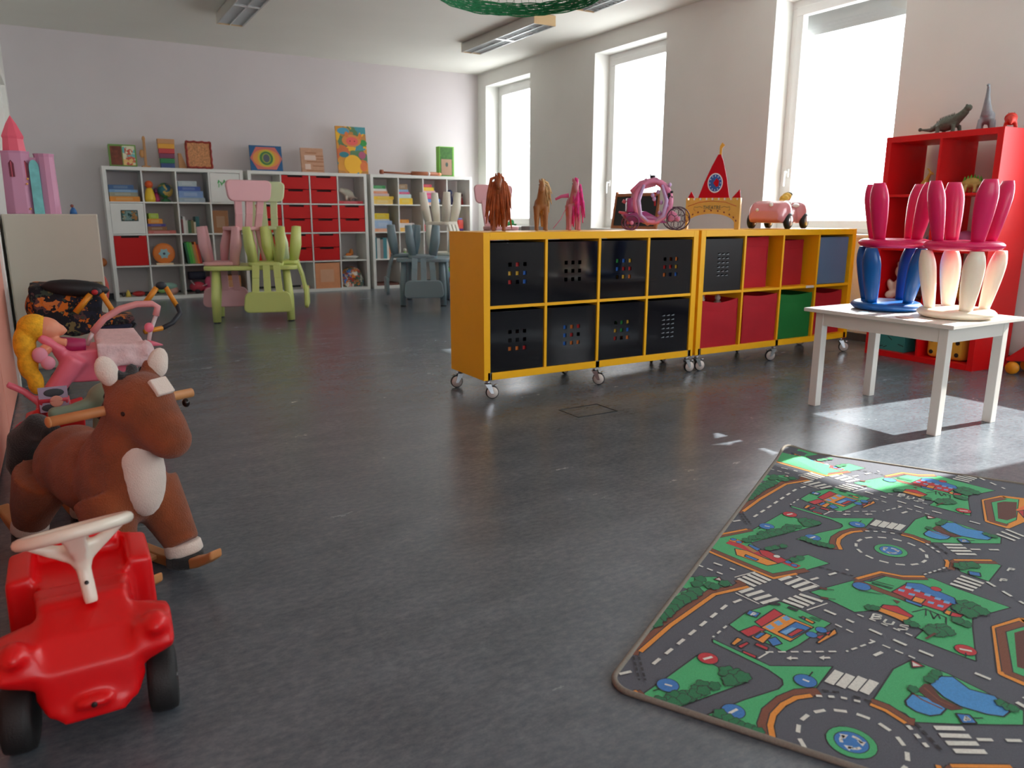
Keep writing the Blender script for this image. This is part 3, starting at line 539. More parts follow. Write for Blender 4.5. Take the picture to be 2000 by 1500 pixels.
def blackbox(S, c, r, label, cols=None, slots=False, glossy=True, inset=.008):
    t, cell, TW = S; x0, z0 = cell(c, r); s = .325; b = MB().use(m_bbox if glossy else m_bbox2); o = Vector((x0+.005, inset, z0+.001))
    cx, cz = s*.5, s*.5
    if slots: hx = [cx-.036, cx, cx+.036]; hz = [cz+(k-2.5)*.026 for k in range(6)]; hw, hh = .026, .012
    else: hx = [cx-.045, cx, cx+.045]; hz = [cz-.045, cz, cz+.045]; hw = hh = .021
    perf(b, 0, s, 0, s-.006, 0, .006, hx, hz, hw, hh)
    b.bb(0, .005, .006, .35, 0, s-.006); b.bb(s-.005, s, .006, .35, 0, s-.006); b.bb(.005, s-.005, .006, .35, 0, .005); b.bb(.005, s-.005, .345, .35, .005, s-.006)
    ob = b.build('storage_box', None, bevel=0); ob.location = TW @ o; tag(ob, label, 'storage box', 'black storage boxes in the yellow shelves')
    if slots:
        q = MB().use(mat((150, 158, 165), .3)); 
        for x in hx:
            for z in hz: q.prism([(x-hw/2, .002, z-hh/2+.001), (x+hw/2, .002, z-hh/2+.001), (x+hw/2, .002, z+hh*.2)], (0, .002, 0))
        q.build('slot_glint', ob)  # pale wedges painted in as reflections inside the slots
    if cols:
        q = MB(); rnd = random.Random(c*7+r)
        for k, cc in enumerate(cols):
            if cc: 
                i, j = k % 3, k//3; q.use(mat(cc, .4)); q.box((hx[i]+rnd.uniform(-.003, .003), .028, hz[2-j]+rnd.uniform(-.002, .002)), (.030, .032, .026), (0, rnd.uniform(-.2, .2), 0))
        q.use(mat((60, 60, 64), .6)); q.bb(.03, s-.03, .05, .3, .006, .19)
        o2 = q.build('toy_bricks'); o2.location = TW @ o; tag(o2, 'coloured building bricks seen through the holes of the %s' % label.replace('glossy ', ''), 'toy bricks', kind='stuff')
rd, bl, ye, gn, og = (190, 40, 40), (50, 110, 200), (225, 180, 60), (50, 150, 70), (220, 120, 50)
wh = {0: 'top', 1: 'bottom'}
CB = {(0, 0): [None, rd, None, ye, ye, bl, rd, None, bl], (2, 0): [gn, bl, ye, bl, rd, rd, None, ye, og], (3, 0): [None, None, og, rd, rd, ye, og, None, bl], (0, 1): [None, None, None, None, None, None, og, og, rd], (1, 1): [bl, og, rd, bl, rd, None, bl, og, og], (2, 1): [None, gn, ye, ye, gn, bl, rd, None, og]}
for c in range(4):
    for r in (0, 1):
        if (c, r) == (3, 1): blackbox(YA, c, r, 'black slotted box, bottom row fourth cell, left yellow shelf', slots=True)
        else: blackbox(YA, c, r, 'glossy black box, %s row %s cell, left yellow shelf' % (wh[r], NUM[c]), CB.get((c, r)))
blackbox(YBs, 0, 0, 'matt black slotted box at upper left of the second yellow shelf', slots=True, glossy=False, inset=.012)
def fbin(S, c, r, rgb, label, w=.30, x=.005, inset=.05, h=.31, sag=.015, seed=0):
    t, cell, TW = S; x0, z0 = cell(c, r); m = mat(rgb, .85, .05, 12, .25, 500); rnd = random.Random(seed); b = MB().use(m, True); d = .30; nx, nz = 16, 16; k1, k2, k3 = rnd.uniform(2, 4), rnd.uniform(0, 6), rnd.uniform(.002, .005)
    def P(u, v, off): return (u*w, off-.010*math.sin(PI*u)*math.sin(PI*v)*.8-k3*math.sin(k1*u*2+k2+v*3)*min(1, v*2)-.003*math.sin(14*v+u*2)*max(0, v-.6)*2, v*(h-sag*math.sin(PI*u)))
    for off in (0, .006):
        vs = [P(i/nx, j/nz, off+.012) for j in range(nz+1) for i in range(nx+1)]; b.add(vs, [(j*(nx+1)+i, j*(nx+1)+i+1, (j+1)*(nx+1)+i+1, (j+1)*(nx+1)+i) for j in range(nz) for i in range(nx)])
    b.tube([Vector(P(i/nx, 1, .015)) for i in range(nx+1)], .004, 6); b.tube([Vector(P(i/nx, .82, .0125)) for i in range(nx+1)], .0016, 5)
    b.smooth = False; b.bb(0, .005, .012, d, 0, h); b.bb(w-.005, w, .012, d, 0, h); b.bb(.005, w-.005, d-.005, d, 0, h-.02); b.bb(.005, w-.005, .02, d-.005, 0, .005)
    o = b.build('storage_bin'); o.location = TW @ Vector((x0+x, inset, z0+.001)); return tag(o, label, 'storage bin', 'fabric bins in the second yellow shelf')
RB = (178, 14, 34)
fbin(YBs, 1, 0, RB, 'red fabric bin in top row beside the black slotted box', .275, .004, .06, .325, .004, 1)
fbin(YBs, 2, 0, (165, 14, 30), 'red fabric bin in top row beside the blue box', .285, .004, .075, .30, .004, 2)
fbin(YBs, 0, 1, RB, 'wrinkled red fabric bin with white toys peeking out, bottom row', .322, .003, .004, .295, .02, 3)
fbin(YBs, 1, 1, (180, 20, 38), 'red fabric bin beside the green bin, bottom row', .31, .022, .004, .31, .012, 4)
fbin(YBs, 2, 1, (10, 112, 44), 'green fabric bin in the bottom row of the second yellow shelf', .322, .003, .004, .30, .012, 5)
fbin(YBs, 3, 1, (172, 14, 32), 'red fabric bin behind the white table, bottom right of yellow shelf', .322, .003, .03, .30, .02, 6)
t, cell, TW = YBs; x0, z0 = cell(3, 0); b = MB().use(mat((88, 118, 150), .5)); b.bb(.004, .318, .02, .34, 0, .318); o = b.build('storage_box', bevel=.006); o.location = TW @ Vector((x0+.005, 0, z0+.001)); tag(o, 'plain blue grey box at top right of the second yellow shelf', 'storage box')
x0, z0 = cell(0, 1)
for k, (xx, s) in enumerate(((.10, .028), (.25, .018))):
    b = MB().use(mat((215, 205, 200), .8), True); b.ell((0, 0, 0), (s, s, s*1.1)); b.use(mat((40, 40, 40), .5)); b.ell((s*.4, -s*.9, s*.2), s*.15); o = b.build('plush_toy'); o.location = TW @ Vector((x0+xx, .12, z0+.296)); tag(o, '%s white plush head peeking out of the wrinkled red bin' % ('larger' if k == 0 else 'smaller'), 'plush toy')
    b = MB().use(mat((180, 172, 168), .9), True); b.ell((0, 0, .14), (.05, .05, .139)); q = b.build('plush_body', o); q.location = (0, .0, -.29)
x0, z0 = cell(2, 0); b = MB().use(mat((210, 205, 200), .6)); b.bb(0, .08, 0, .002, 0, .016); o = b.build('paper_label'); o.location = TW @ Vector((x0+.24, -.001, z0-.016)); tag(o, 'small white paper strip stuck on the yellow shelf edge', 'label')
ZY = .103+2*OUT+2*CEL+INN
# ------------------------------------------------------------ toys on the yellow shelves
FACE = math.atan2(-.86, -.5)
def doll_horse(x, y, s, cb, cm, label, rz=FACE, long=1.0, side=-1, spread=1.0, nm=34):
    t = thing('toy_horse', label, 'toy horse', (x, y, ZY+.001), rz, 'doll horses on the yellow shelf'); t.scale = (s, s, s)
    b = MB().use(mat(cb, .5, .05, 20), True)
    b.ell((0, 0, .135), (.075, .036, .04)); b.ell((.055, 0, .145), (.03, .034, .042)); b.ell((-.06, 0, .14), (.032, .036, .04))
    b.tube([(.06, 0, .155), (.085, 0, .20), (.095, 0, .232)], [.030, .022, .018]); b.ell((.112, 0, .232), (.030, .017, .020), (0, .9, 0)); b.ell((.128, 0, .208), (.014, .012, .018), (0, .3, 0))
    for sy in (-1, 1):
        b.tube([(.066, sy*.022, .13), (.070, sy*.024, .07), (.068, sy*.024, .02), (.070, sy*.024, .003)], [.018, .0105, .009, .012], 8); b.tube([(-.062, sy*.022, .13), (-.075, sy*.024, .075), (-.066, sy*.024, .02), (-.066, sy*.024, .003)], [.020, .0115, .009, .012], 8)
        b.ell((.092, sy*.013, .255), (.006, .005, .014))
    b.build('body', t, remesh=.004, smooth_it=3)
    b = MB().use(mat(cm, .7, .25, 50, .6, 120), True); rnd = random.Random(int(x*100))
    for k in range(nm):
        a = k/(nm-1); px, pz = .100-.03*a, .258-.09*a; sy = rnd.uniform(side, 1); L_ = (.08+.08*rnd.random())*long
        b.tube([(px, 0, pz), (px-.008+.01*rnd.random(), sy*.028*spread, pz-.012), (px-.004, sy*.040*spread, pz-L_*.5), (px-.008, sy*.050*spread+rnd.uniform(-.006, .006), pz-L_)], [.006, .008, .007, .002], 6)
    b.tube([(.098, 0, .262), (.116, .004, .255), (.130, .008, .23)], [.008, .008, .002], 6); b.build('mane', t)
    b = MB().use(mat(cm, .7, .25, 50, .6, 120), True)
    for k in range(10): yy = rnd.uniform(-.022, .022)*spread; b.tube([(-.088, yy*.3, .16), (-.112, yy, .13), (-.118, yy*1.5, .07), (-.112, yy*1.4, .02)], [.008, .011, .009, .003], 6)
    b.build('tail', t)
    b = MB().use(mat((20, 15, 12), .3), True)
    for sy in (-1, 1): b.ell((.112, sy*.017, .236), (.0035, .002, .0035))
    b.build('eyes', t); return t
doll_horse(2.02, 3.56, 1.10, (150, 82, 42), (168, 84, 40), 'chestnut toy horse with a long brown mane on the yellow shelf', long=1.25, spread=1.3)
doll_horse(2.285, 3.56, 1.02, (160, 108, 62), (205, 170, 120), 'tan toy horse with a blond mane, between chestnut and pink ones', long=.6, side=.2, nm=16)
t = doll_horse(2.50, 3.56, 1.06, (196, 120, 130), (225, 60, 140), 'toy horse with bright pink mane on the yellow shelf', long=1.15, side=-.2, spread=1.1, nm=24)
b = MB().use(mat((225, 100, 150), .5), True); b.tube([(.05, -.03, .18), (.05, -.07, .175), (.055, -.10, .16)], [.012, .008, .006], 8); b.tube([(.04, -.04, .12), (.04, -.07, .06), (.06, -.11, .012)], .0018, 5); b.build('saddle_strap', t)
def carriage():
    t = thing('toy_carriage', 'pink round toy princess carriage with open window on yellow shelf', 'toy carriage', (3.06, 3.56, ZY+.001), -.52)
    mp = mat((222, 130, 165), .3, .08, 20, trans=.2); ml = mat((195, 160, 205), .25, .08, 20); md = mat((150, 50, 110), .3, .05, 20)
    ring = [(.005+.105*math.cos(a), 0, .165+.118*math.sin(a)) for a in [2*PI*k/36 for k in range(36)]]
    b = MB().use(mp, True)
    for sy in (-1, 1): b.tube([(x, sy*.035*(1 if z < .2 else .8), z) for x, y, z in ring], .017, 8, closed=True)
    for k in (5, 8, 11, 14, 17, 20, 23, 26, 29, 32, 35):
        x, _, z = ring[k]; b.tube([(x, -.04, z), (x*1.08, 0, .165+(z-.165)*1.08), (x, .04, z)], .015, 8)
    b.tube([(.02, 0, .28), (-.06, 0, .26), (-.11, 0, .21)], .022, 8, flat=1.5); b.build('canopy', t)
    b = MB().use(ml, True)
    for x in (-.075, .075): b.tube([(x*.7, -.046, .26), (x*1.1, -.05, .17), (x*.9, -.048, .085), (x*.3, -.046, .05)], [.008, .012, .012, .008], 8)
    for k in range(9): b.ell((.05+.05*math.sin(k), -.03+.01*math.cos(k*2), .10+.02*k), (.012, .012, .014), seg=8)
    b.build('window_frame', t)
    b = MB().use(md, True); b.hull([(-.17, y, .09) for y in (-.05, .05)]+[(-.04, y, .11) for y in (-.05, .05)]+[(-.13, y, .045) for y in (-.045, .045)]+[(.10, y, .04) for y in (-.045, .045)]+[(.02, y, .07) for y in (-.05, .05)])
    b.hull([(x, y, z) for x in (-.145, -.085) for y in (-.04, .04) for z in (.10, .185)]); b.build('base', t, bevel=.006)
    b = MB().use(mat((205, 90, 110), .4), True); b.tube([(-.19, 0, .105), (-.15, 0, .095), (-.11, 0, .07)], [.006, .012, .014], 8); b.tube([(-.15, 0, .16), (-.168, 0, .17)], .010, 8); b.build('footrest', t)
    for sy in (-1, 1):
        for x, r in ((.155, .068), (-.12, .042)):
            b = MB().use(mat((70, 40, 60), .4) if x > 0 else mat((110, 50, 90), .4), True); y = sy*.058
            b.tube([(x+r*math.cos(a), y, r+r*math.sin(a)*.97) for a in [2*PI*k/30 for k in range(30)]], .0035, 6, closed=True)
            for k in range(6): a = 2*PI*k/6; cx, cz, q = x+r*.60*math.cos(a), r+r*.60*math.sin(a), r*.32; b.tube([(cx+q*math.cos(u), y, cz+q*math.sin(u)) for u in [2*PI*v/16 for v in range(16)]], .0018, 5, closed=True)
            b.use(mp); b.ell((x, y, r), (.012, .006, .012)); b.build('wheel', t)
    b = MB().use(mp, True); b.hull([(.10, y, .05) for y in (-.04, .04)]+[(.15, y, .10) for y in (-.04, .04)]+[(.17, y, .05) for y in (-.04, .04)]+[(.11, y, .12) for y in (-.03, .03)]); b.build('rear_step', t, bevel=.008)
    b = MB().use(mat((40, 30, 40), .4), True); b.lathe([(.012, 0), (.018, .012), (.012, .02)], (.005, 0, .296), 12)
    for k in range(5): a = 2*PI*k/5; b.tube([(.005+.012*math.cos(a), .012*math.sin(a), .305), (.005+.024*math.cos(a), .024*math.sin(a), .335)], [.003, .001], 5)
    b.build('crown', t)
    b = MB().use(mat((30, 20, 30), .5), True)
    for k in range(5): b.ell((.10+.012*math.sin(k*2), -.045, .185+.012*math.cos(k*1.7)+.006*k), (.010, .006, .008), seg=8)
    b.build('bow', t); b = MB().use(mat((190, 30, 40), .4), True); b.tube([(.02, -.01, .22), (.022, -.01, .14)], .005, 6); b.build('ribbon', t)
carriage()
def theatre():
    t = thing('puppet_theatre', 'small wooden puppet theatre front with red towers and clock', 'puppet theatre', (3.475, 3.705, ZY+.001), -.93); t.scale = (.77, 1, 1); fx, fz = .00443, .00323
    P = lambda L_, y: [(x*fx, y, z*fz) for x, z in L_]
    arch = [(47.0+43*math.cos(a), 30*math.sin(a)) for a in [PI*k/20 for k in range(20, -1, -1)]]
    body = [(0, 0), (3, 0)]+[(x, 10+z*.66 if 0 < i < 20 else 0) for i, (x, z) in enumerate(arch)]+[(94, 0), (98, 0), (98, 60)]
    for i in range(9): x = 94-i*11; body += [(x, 60), (x, 56), (x-3, 56), (x-3, 60)] if x > 4 else []
    body += [(0, 60)]
    mw = mat((214, 168, 84), .6, .06, 15, spec=.2); mr = mat((188, 12, 28), .6, spec=.15)
    b = MB().use(mw); b.prism(P(body, 0), (0, .012, 0)); b.build('facade', t)
    b = MB().use(mat((120, 60, 50), .5))
    for k in range(1, 12): a = PI*k/12; b.box(((47+47*math.cos(a))*fx, -.001, (10+36*math.sin(a)*.72)*fz), (.012, .002, .009), (0, -a+PI/2, 0))
    b.build('arch_bricks', t)
    b = MB().use(mat((200, 90, 60), .5), True); b.tube(P([(4, 44), (25, 52), (48, 54), (72, 52), (92, 44)], -.001), .0018, 5); b.build('arch_line', t)
    b = MB().use(mr); b.prism(P([(22, 60), (78, 60), (72, 95), (64, 128), (59, 141), (54, 141), (44, 120), (32, 90)], 0), (0, .012, 0)); tw = b.build('tower', t)
    for L_ in ([(3, 60), (15.5, 60), (9, 72.5)], [(83, 60), (98, 60), (96, 76)]): b = MB().use(mr); b.prism(P(L_, 0), (0, .012, 0)); b.build('turret', t)
    circ = lambda r, y, c, n=32: MB().use(mat(c, .5)).prism([(51.5*fx+r*math.cos(a), y, 88*fz+r*math.sin(a)) for a in [2*PI*k/n for k in range(n)]], (0, .002, 0))
    cl = circ(.060, -.002, (225, 225, 225)).build('clock', t); circ(.052, -.0032, (40, 90, 160)).build('clock_face', cl)
    b = MB().use(mat((230, 230, 235), .5))
    for k in range(12): a = 2*PI*k/12; b.box((51.5*fx+.043*math.cos(a), -.0038, 88*fz+.043*math.sin(a)), (.010, .001, .004), (0, -a, 0))
    b.build('numerals', cl)
    b = MB().use(mr); b.prism([(51.5*fx+q[0], -.0050, 88*fz+q[1]) for q in ((-.015, 0), (.010, .03), (.03, .012), (.026, -.02), (.008, -.024))], (0, .0015, 0)); b.build('clock_hand', cl)
    b = MB().use(mat((225, 160, 50), .5)); b.prism(P([(56, 139), (60, 139), (60, 152), (65, 158), (60, 163), (56, 156)], .002), (0, .006, 0)); b.build('flag', t)
    b = MB().use(mat((225, 190, 120), .5)); b.bb(94*fx, 98*fx, .013, .085, 0, 60*fz); b.build('side_wing', t); b = MB().use(mat((225, 190, 120), .5)); b.bb(0, 3*fx, .013, .075, 0, 60*fz); b.build('side_wing', t)
    cu = bpy.data.curves.new('txt', 'FONT'); cu.body = 'THEATRE'; cu.size = .034; cu.align_x = 'CENTER'; cu.extrude = .0006; to = bpy.data.objects.new('txt', cu); COL.objects.link(to)
    bpy.context.view_layer.update(); me = bpy.data.meshes.new_from_object(to); bpy.data.objects.remove(to); me.materials.clear(); me.materials.append(mat((70, 95, 80), .5)); o = bpy.data.objects.new('lettering', me); COL.objects.link(o); o.parent = t; o.rotation_euler = (PI/2, 0, 0); o.location = (48*fx, -.0015, 38*fz)
    b = MB().use(mat((70, 95, 80), .5), True)
    for s in (-1, 1): b.tube([((48+s*q)*fx, -.001, z*fz) for q, z in ((17, 41), (22, 44), (27, 42), (32, 43), (33, 38), (30, 36))], .0011, 5)
    b.build('scroll', t)
theatre()
def toycar():
    t = thing('toy_convertible', 'pink toy convertible with a blond doll on the yellow shelf', 'toy car', (4.20, 3.585, ZY+.001), .32); t.scale = (1.15, 1.2, 1.22)
    m = mat((218, 140, 145), .25, .03, 10, coat=.5); b = MB().use(m, True)
    sect = [(-.20, .085, .05, .095), (-.17, .10, .035, .135), (-.10, .105, .03, .150), (-.02, .095, .03, .128), (.06, .09, .03, .120), (.11, .10, .03, .145), (.16, .098, .03, .135), (.20, .08, .045, .09)]
    for a, c in zip(sect, sect[1:]): b.hull([(q[0], sy*q[1]*f, z) for q in (a, c) for sy in (-1, 1) for f, z in ((1, q[2]+.02), (.98, q[3]-.03), (.8, q[3]), (.9, q[2]))])
    for x in (-.115, .125):
        for sy in (-1, 1): b.ell((x, sy*.085, .085), (.062, .028, .058))
    b.build('car_body', t, remesh=.006, smooth_it=5)
    for x in (-.115, .125):
        for sy in (-1, 1):
            w = MB().use(m_tyre, True); w.lathe([(0, -.015), (.034, -.015), (.042, -.010), (.042, .010), (.034, .015), (0, .015)], (x, sy*.103, .0425), 24, (PI/2, 0, 0)); q = w.build('wheel', t)
            w = MB().use(mat((205, 195, 190), .25, metal=.7), True); w.lathe([(0, -.017), (.026, -.0165), (.028, -.012), (.028, .012), (.026, .0165), (0, .017)], (x, sy*.103, .0425), 20, (PI/2, 0, 0)); w.build('hubcap', q)
    b = MB().use(mat((235, 232, 228), .4), True); b.ell((-.02, -.05, .135), (.035, .03, .018)); b.ell((-.02, .05, .135), (.035, .03, .018)); b.ell((.03, -.085, .125), (.045, .012, .012)); b.build('seat', t)
    b = MB().use(mat((235, 235, 232), .3), True); b.ell((-.185, -.03, .128), .011); b.ell((-.20, .04, .10), .009); b.build('lamps', t)
    d = thing('doll', 'blond doll sitting in the pink toy convertible', 'doll', (4.235, 3.56, ZY+.168), .32)
    b = MB().use(mat((215, 130, 120), .5), True); b.ell((.03, 0, .035), (.022, .02, .026)); b.tube([(.01, 0, -.005), (.02, 0, .02)], [.022, .010], 8); b.tube([(.01, -.02, .0), (.05, -.03, .0), (.075, -.01, -.005)], [.009, .008, .006], 8); b.build('doll_body', d, remesh=.004, smooth_it=2)
    b = MB().use(mat((226, 180, 70), .7, .2, 60, .5, 120), True); b.ell((.015, 0, .045), (.036, .030, .026)); b.ell((-.03, 0, .03), (.04, .03, .024), (0, -.4, 0)); b.ell((-.06, .0, .012), (.03, .02, .014)); b.build('hair', d)
    b = MB().use(mat((90, 95, 70), .6), True); b.ell((.045, .0, .058), (.026, .026, .018)); b.build('hat', d)
toycar()
# ------------------------------------------------------------ behind: pink chair on a table, blackboard on the sill, added red bounce mat
m_pinkc = mat((222, 168, 172), .45); m_greenc = mat((196, 206, 118), .45); m_greenl = mat((214, 228, 180), .45); m_bluec = mat((136, 160, 170), .45); m_creamc = mat((232, 228, 212), .45)
def rrect(w, h, r, n=5, cx=0, cz=0, taper=0):
    p = []
    for sx, sz, a0 in ((1, 1, 0), (-1, 1, 90), (-1, -1, 180), (1, -1, 270)):
        for k in range(n):
            a = math.radians(a0+90*k/(n-1)); z = sz*(h/2-r)+r*math.sin(a); x = sx*(w/2-r)+r*math.cos(a); p.append((cx+x*(1+taper*z/h), cz+z))
    return p
def chair(m, label, loc, rot, group='small plastic nursery chairs'):
    s = 1.12; t = thing('child_chair', label, 'chair', (0, 0, 0), 0, group)
    b = MB().use(m); b.prism([(x, y, .275) for x, y in rrect(.27, .26, .05)], (0, 0, .03)); b.build('seat', t, bevel=.008)
    b = MB().use(m); b.prism([(x, .165, z) for x, z in rrect(.36, .165, .045, cz=.585, taper=.12)], (0, .03, 0)); b.build('backrest', t, bevel=.008)
    for k in (-1, 0, 1):
        b = MB().use(m); P_ = [(k*.078, .112, .282), (k*.084, .150, .40), (k*.092, .172, .53)]
        for a, c in zip(P_, P_[1:]): b.hull([(q[0]+sx*.027, q[1]+sy*.011, q[2]) for q in (a, c) for sx in (-1, 1) for sy in (-1, 1)])
        b.build('back_slat', t, bevel=.004)
    for sx in (-1, 1):
        for sy in (-1, 1):
            b = MB().use(m, True); b.tube([(sx*.095, sy*.09, .28), (sx*.118, sy*.112, .15), (sx*.130, sy*.125, 0)], [.036, .045, .034], 12, flat=.8); b.build('leg', t)
    t.location = loc; t.rotation_euler = rot; t.scale = (s, s, s); return t
def ktable(m, label, loc, rz):
    s = 1.05; t = thing('child_table', label, 'table', loc, rz, 'small plastic nursery tables'); t.scale = (1, 1, s)
    b = MB().use(m); b.prism([(x, y, .445) for x, y in rrect(.80, .56, .09, 8)], (0, 0, .035)); b.build('tabletop', t, bevel=.008)
    for sx in (-1, 1):
        for sy in (-1, 1): b = MB().use(m, True); b.tube([(sx*.30, sy*.20, .45), (sx*.315, sy*.21, .2), (sx*.32, sy*.215, .008)], [.036, .046, .038], 12, flat=.75); l = b.build('leg', t); b = MB().use(mat((30, 34, 30), .8), True); b.cyl((sx*.32, sy*.215, .0), (sx*.32, sy*.215, .008), .028); b.build('foot', l)
    return t
TZ = .504; INV = TZ+.306*1.12
ktable(m_greenc, 'pale green nursery table loaded with pink and green chairs', (1.51, 7.28, 0), math.radians(-14))
chair(m_greenc, 'green chair upside down, backrest hanging over the table front', (1.60, 7.10, INV), (PI, 0, math.radians(-14)))
chair(m_greenc, 'green chair upside down at the right end of the green table', (1.80, 7.30, INV), (PI, 0, math.radians(72)))
chair(m_pinkc, 'pink chair upside down on the left end of the green table', (1.26, 7.34, INV), (PI, 0, math.radians(166)))
chair(m_pinkc, 'pink chair standing upright on top of the green table', (1.47, 7.36, TZ), (0, 0, math.radians(190)))
chair(m_greenl, 'light green chair standing upright behind the pink one', (1.74, 7.60, TZ), (0, 0, math.radians(160)))
ktable(m_bluec, 'grey blue nursery table loaded with chairs, left of yellow shelf', (3.455, 7.74, 0), math.radians(61))
chair(m_bluec, 'grey blue chair upside down, backrest hanging towards the room', (3.33, 7.52, INV), (PI, 0, math.radians(-22)))
chair(m_bluec, 'grey blue chair upside down, hanging over the left table side', (3.27, 7.88, INV), (PI, 0, math.radians(-108)))
chair(m_creamc, 'cream chair upside down stacked on the grey blue chairs', (3.60, 7.62, INV+.306*1.12+.002), (PI, 0, math.radians(40)))
chair(m_creamc, 'cream chair upside down at right end of the grey blue table', (3.80, 8.02, INV), (PI, 0, math.radians(60)))
ktable(m_greenc, 'green nursery table mostly hidden behind the yellow shelf', (3.93, 6.62, 0), math.radians(0))
chair(m_pinkc, 'pink chair on a table seen behind the chestnut toy horse', (3.80, 6.66, TZ), (0, 0, math.radians(-8)))
b = MB().use(mat((70, 40, 30), .95, .2, 30, .6, 200), True); b.ell((0, 0, .06), (.06, .05, .065)); b.ell((0, 0, .15), .05); b.ell((-.035, 0, .19), .018); b.ell((.035, 0, .19), .018); b.ell((-.06, -.02, .07), (.02, .02, .045)); b.ell((.06, -.02, .07), (.02, .02, .045)); o = b.build('plush_bear', remesh=.008, smooth_it=3); o.location = (3.71, 6.63, TZ+.306*1.12+.002); tag(o, 'dark brown plush bear on the pink chair behind the horses', 'plush toy')
b = MB().use(mat((40, 150, 80), .7), True); b.ell((0, 0, .02), (.07, .04, .02)); b.ell((.05, 0, .035), .028); b.tube([(-.05, 0, .02), (-.10, -.02, .02)], .012); b.tube([(.02, -.03, .02), (.06, -.08, .012)], .010); o = b.build('plush_frog', remesh=.007, smooth_it=3); o.location = (3.84, 6.60, TZ+.306*1.12+.002); tag(o, 'green plush lying on the pink chair behind the horses', 'plush toy')
b = MB().use(mat((120, 122, 122), .5)); b.bb(-.11, .11, -.08, .08, 0, .34); b.use(mat((170, 70, 80), .5)); b.box((0, -.081, .27), (.03, .002, .05)); o = b.build('storage_box', bevel=.004); o.location = (4.16, 6.6, TZ+.001); tag(o, 'grey box beside the pink chair, behind the toy horses', 'storage box')
def chalk():
    t = thing('blackboard', 'small wood framed blackboard standing on the second window sill', 'blackboard', (XR+.03, 6.86, SILL+.023), 0); t.rotation_euler = (0, math.radians(8), 0)
    b = MB().use(mat((165, 95, 50), .5, .1, 20)); h = .38
    for y in (-.75, -.035): b.bb(0, .022, y, y+.035, 0, h+.02)
    b.bb(0, .022, -.715, -.035, h-.035, h); b.bb(0, .022, -.715, -.035, .0, .03); b.build('frame', t, bevel=.002)
    b = MB().use(mat((38, 38, 40), .8)); b.bb(.006, .014, -.715, -.035, .03, h-.035); b.build('board', t)
chalk()
b = MB().use(mat((205, 30, 36), .7)); b.bb(0, .9, 0, .7, 0, .02); o = b.build('bounce_mat', bevel=.005); o.location = (3.0, 4.25, 0.0005); tag(o, 'unseen red mat behind yellow shelves, added to bounce red light', 'mat')  # hidden mat put in so sunlight bounces red onto the wall
# ------------------------------------------------------------ red shelf with toys
RS = shelf('cube_shelf', 'tall red cube shelf with dinosaurs, behind the white table', 4.855, 3.286, 0, 2, 4, .39, m_redsh, math.radians(-91.7))
def onred(u, v, z): return RS[2] @ Vector((u, v, z))
def rcell(c, r, u, v): x0, z0 = RS[1](c, r); return onred(x0+u, v, z0+.001)
RZ = math.radians(-91.7)
def dino(name, label, loc, rz, parts, mcol, s=1, extra=None, res=.005):
    t = thing(name, label, 'toy dinosaur', loc, rz, 'toy dinosaurs on the red shelf'); t.scale = (s, s, s)
    b = MB().use(mcol, True)
    for p in parts: (b.tube(p[1], p[2], 10) if p[0] == 't' else b.ell(*p[1:]))
    b.build('body', t, remesh=res, smooth_it=2)
    if extra: extra(t)
    return t
m_gd = mat((88, 96, 84), .6, .2, 40, .4, 200); m_gl = mat((140, 145, 150), .6, .15, 30, .3, 150); m_rd = mat((205, 50, 35), .5, .2, 30, .3, 100)
def legs4(x1, x2, y, z, r, h=0): return [('t', [(x, sy*y, z), (x+.006, sy*y*1.2, z*.5), (x, sy*y*1.25, .004)], [r, r*.8, r]) for x in (x1, x2) for sy in (-1, 1)]
def spk(pts, m, r=.006, l=.022):
    def f(t):
        b = MB().use(m, False)
        for x, y, z in pts: b.lathe([(r, -.004), (r*.6, l*.5), (0, l)], (x, y, z), 7)
        b.build('spikes', t)
    return f
zt = ZT+.001
dino('toy_ankylosaur', 'dark green spiky four-legged dinosaur with club tail on red shelf', onred(.285, .20, zt), RZ, [('e', (0, 0, .088), (.10, .056, .056), (0, -.2, 0)), ('t', [(.06, 0, .11), (.115, 0, .150), (.14, 0, .175)], [.042, .032, .028]), ('e', (.150, 0, .190), (.034, .028, .026), (0, -.4, 0)), ('e', (.150, .02, .212), .010), ('e', (.150, -.02, .212), .010), ('t', [(-.08, 0, .075), (-.14, 0, .05), (-.19, 0, .055), (-.225, 0, .06)], [.032, .018, .011, .009]), ('e', (-.235, 0, .062), .016)]+legs4(-.06, .07, .036, .07, .018), m_gd, .80,
     spk([(x, y, .140-abs(y)*.3+.25*x-(.015 if abs(x) > .06 else 0)) for x in (-.08, -.055, -.03, -.005, .02, .045, .07) for y in (-.02, 0, .02)]+[(.10, 0, .155), (-.11, 0, .075), (-.14, 0, .062)], m_gd))
dino('toy_brachiosaur', 'grey long-necked dinosaur standing on top of red shelf', onred(.535, .20, zt), PI+.35, [('e', (0, 0, .085), (.062, .042, .045)), ('t', [(.04, 0, .10), (.07, 0, .15), (.085, 0, .20), (.09, 0, .235), (.10, 0, .255)], [.034, .022, .014, .011, .010]), ('e', (.112, 0, .258), (.020, .011, .010), (0, .2, 0)), ('t', [(-.05, 0, .08), (-.10, 0, .05), (-.15, 0, .012)], [.026, .012, .004])]+legs4(-.035, .04, .028, .07, .016), m_gl, 1.0)
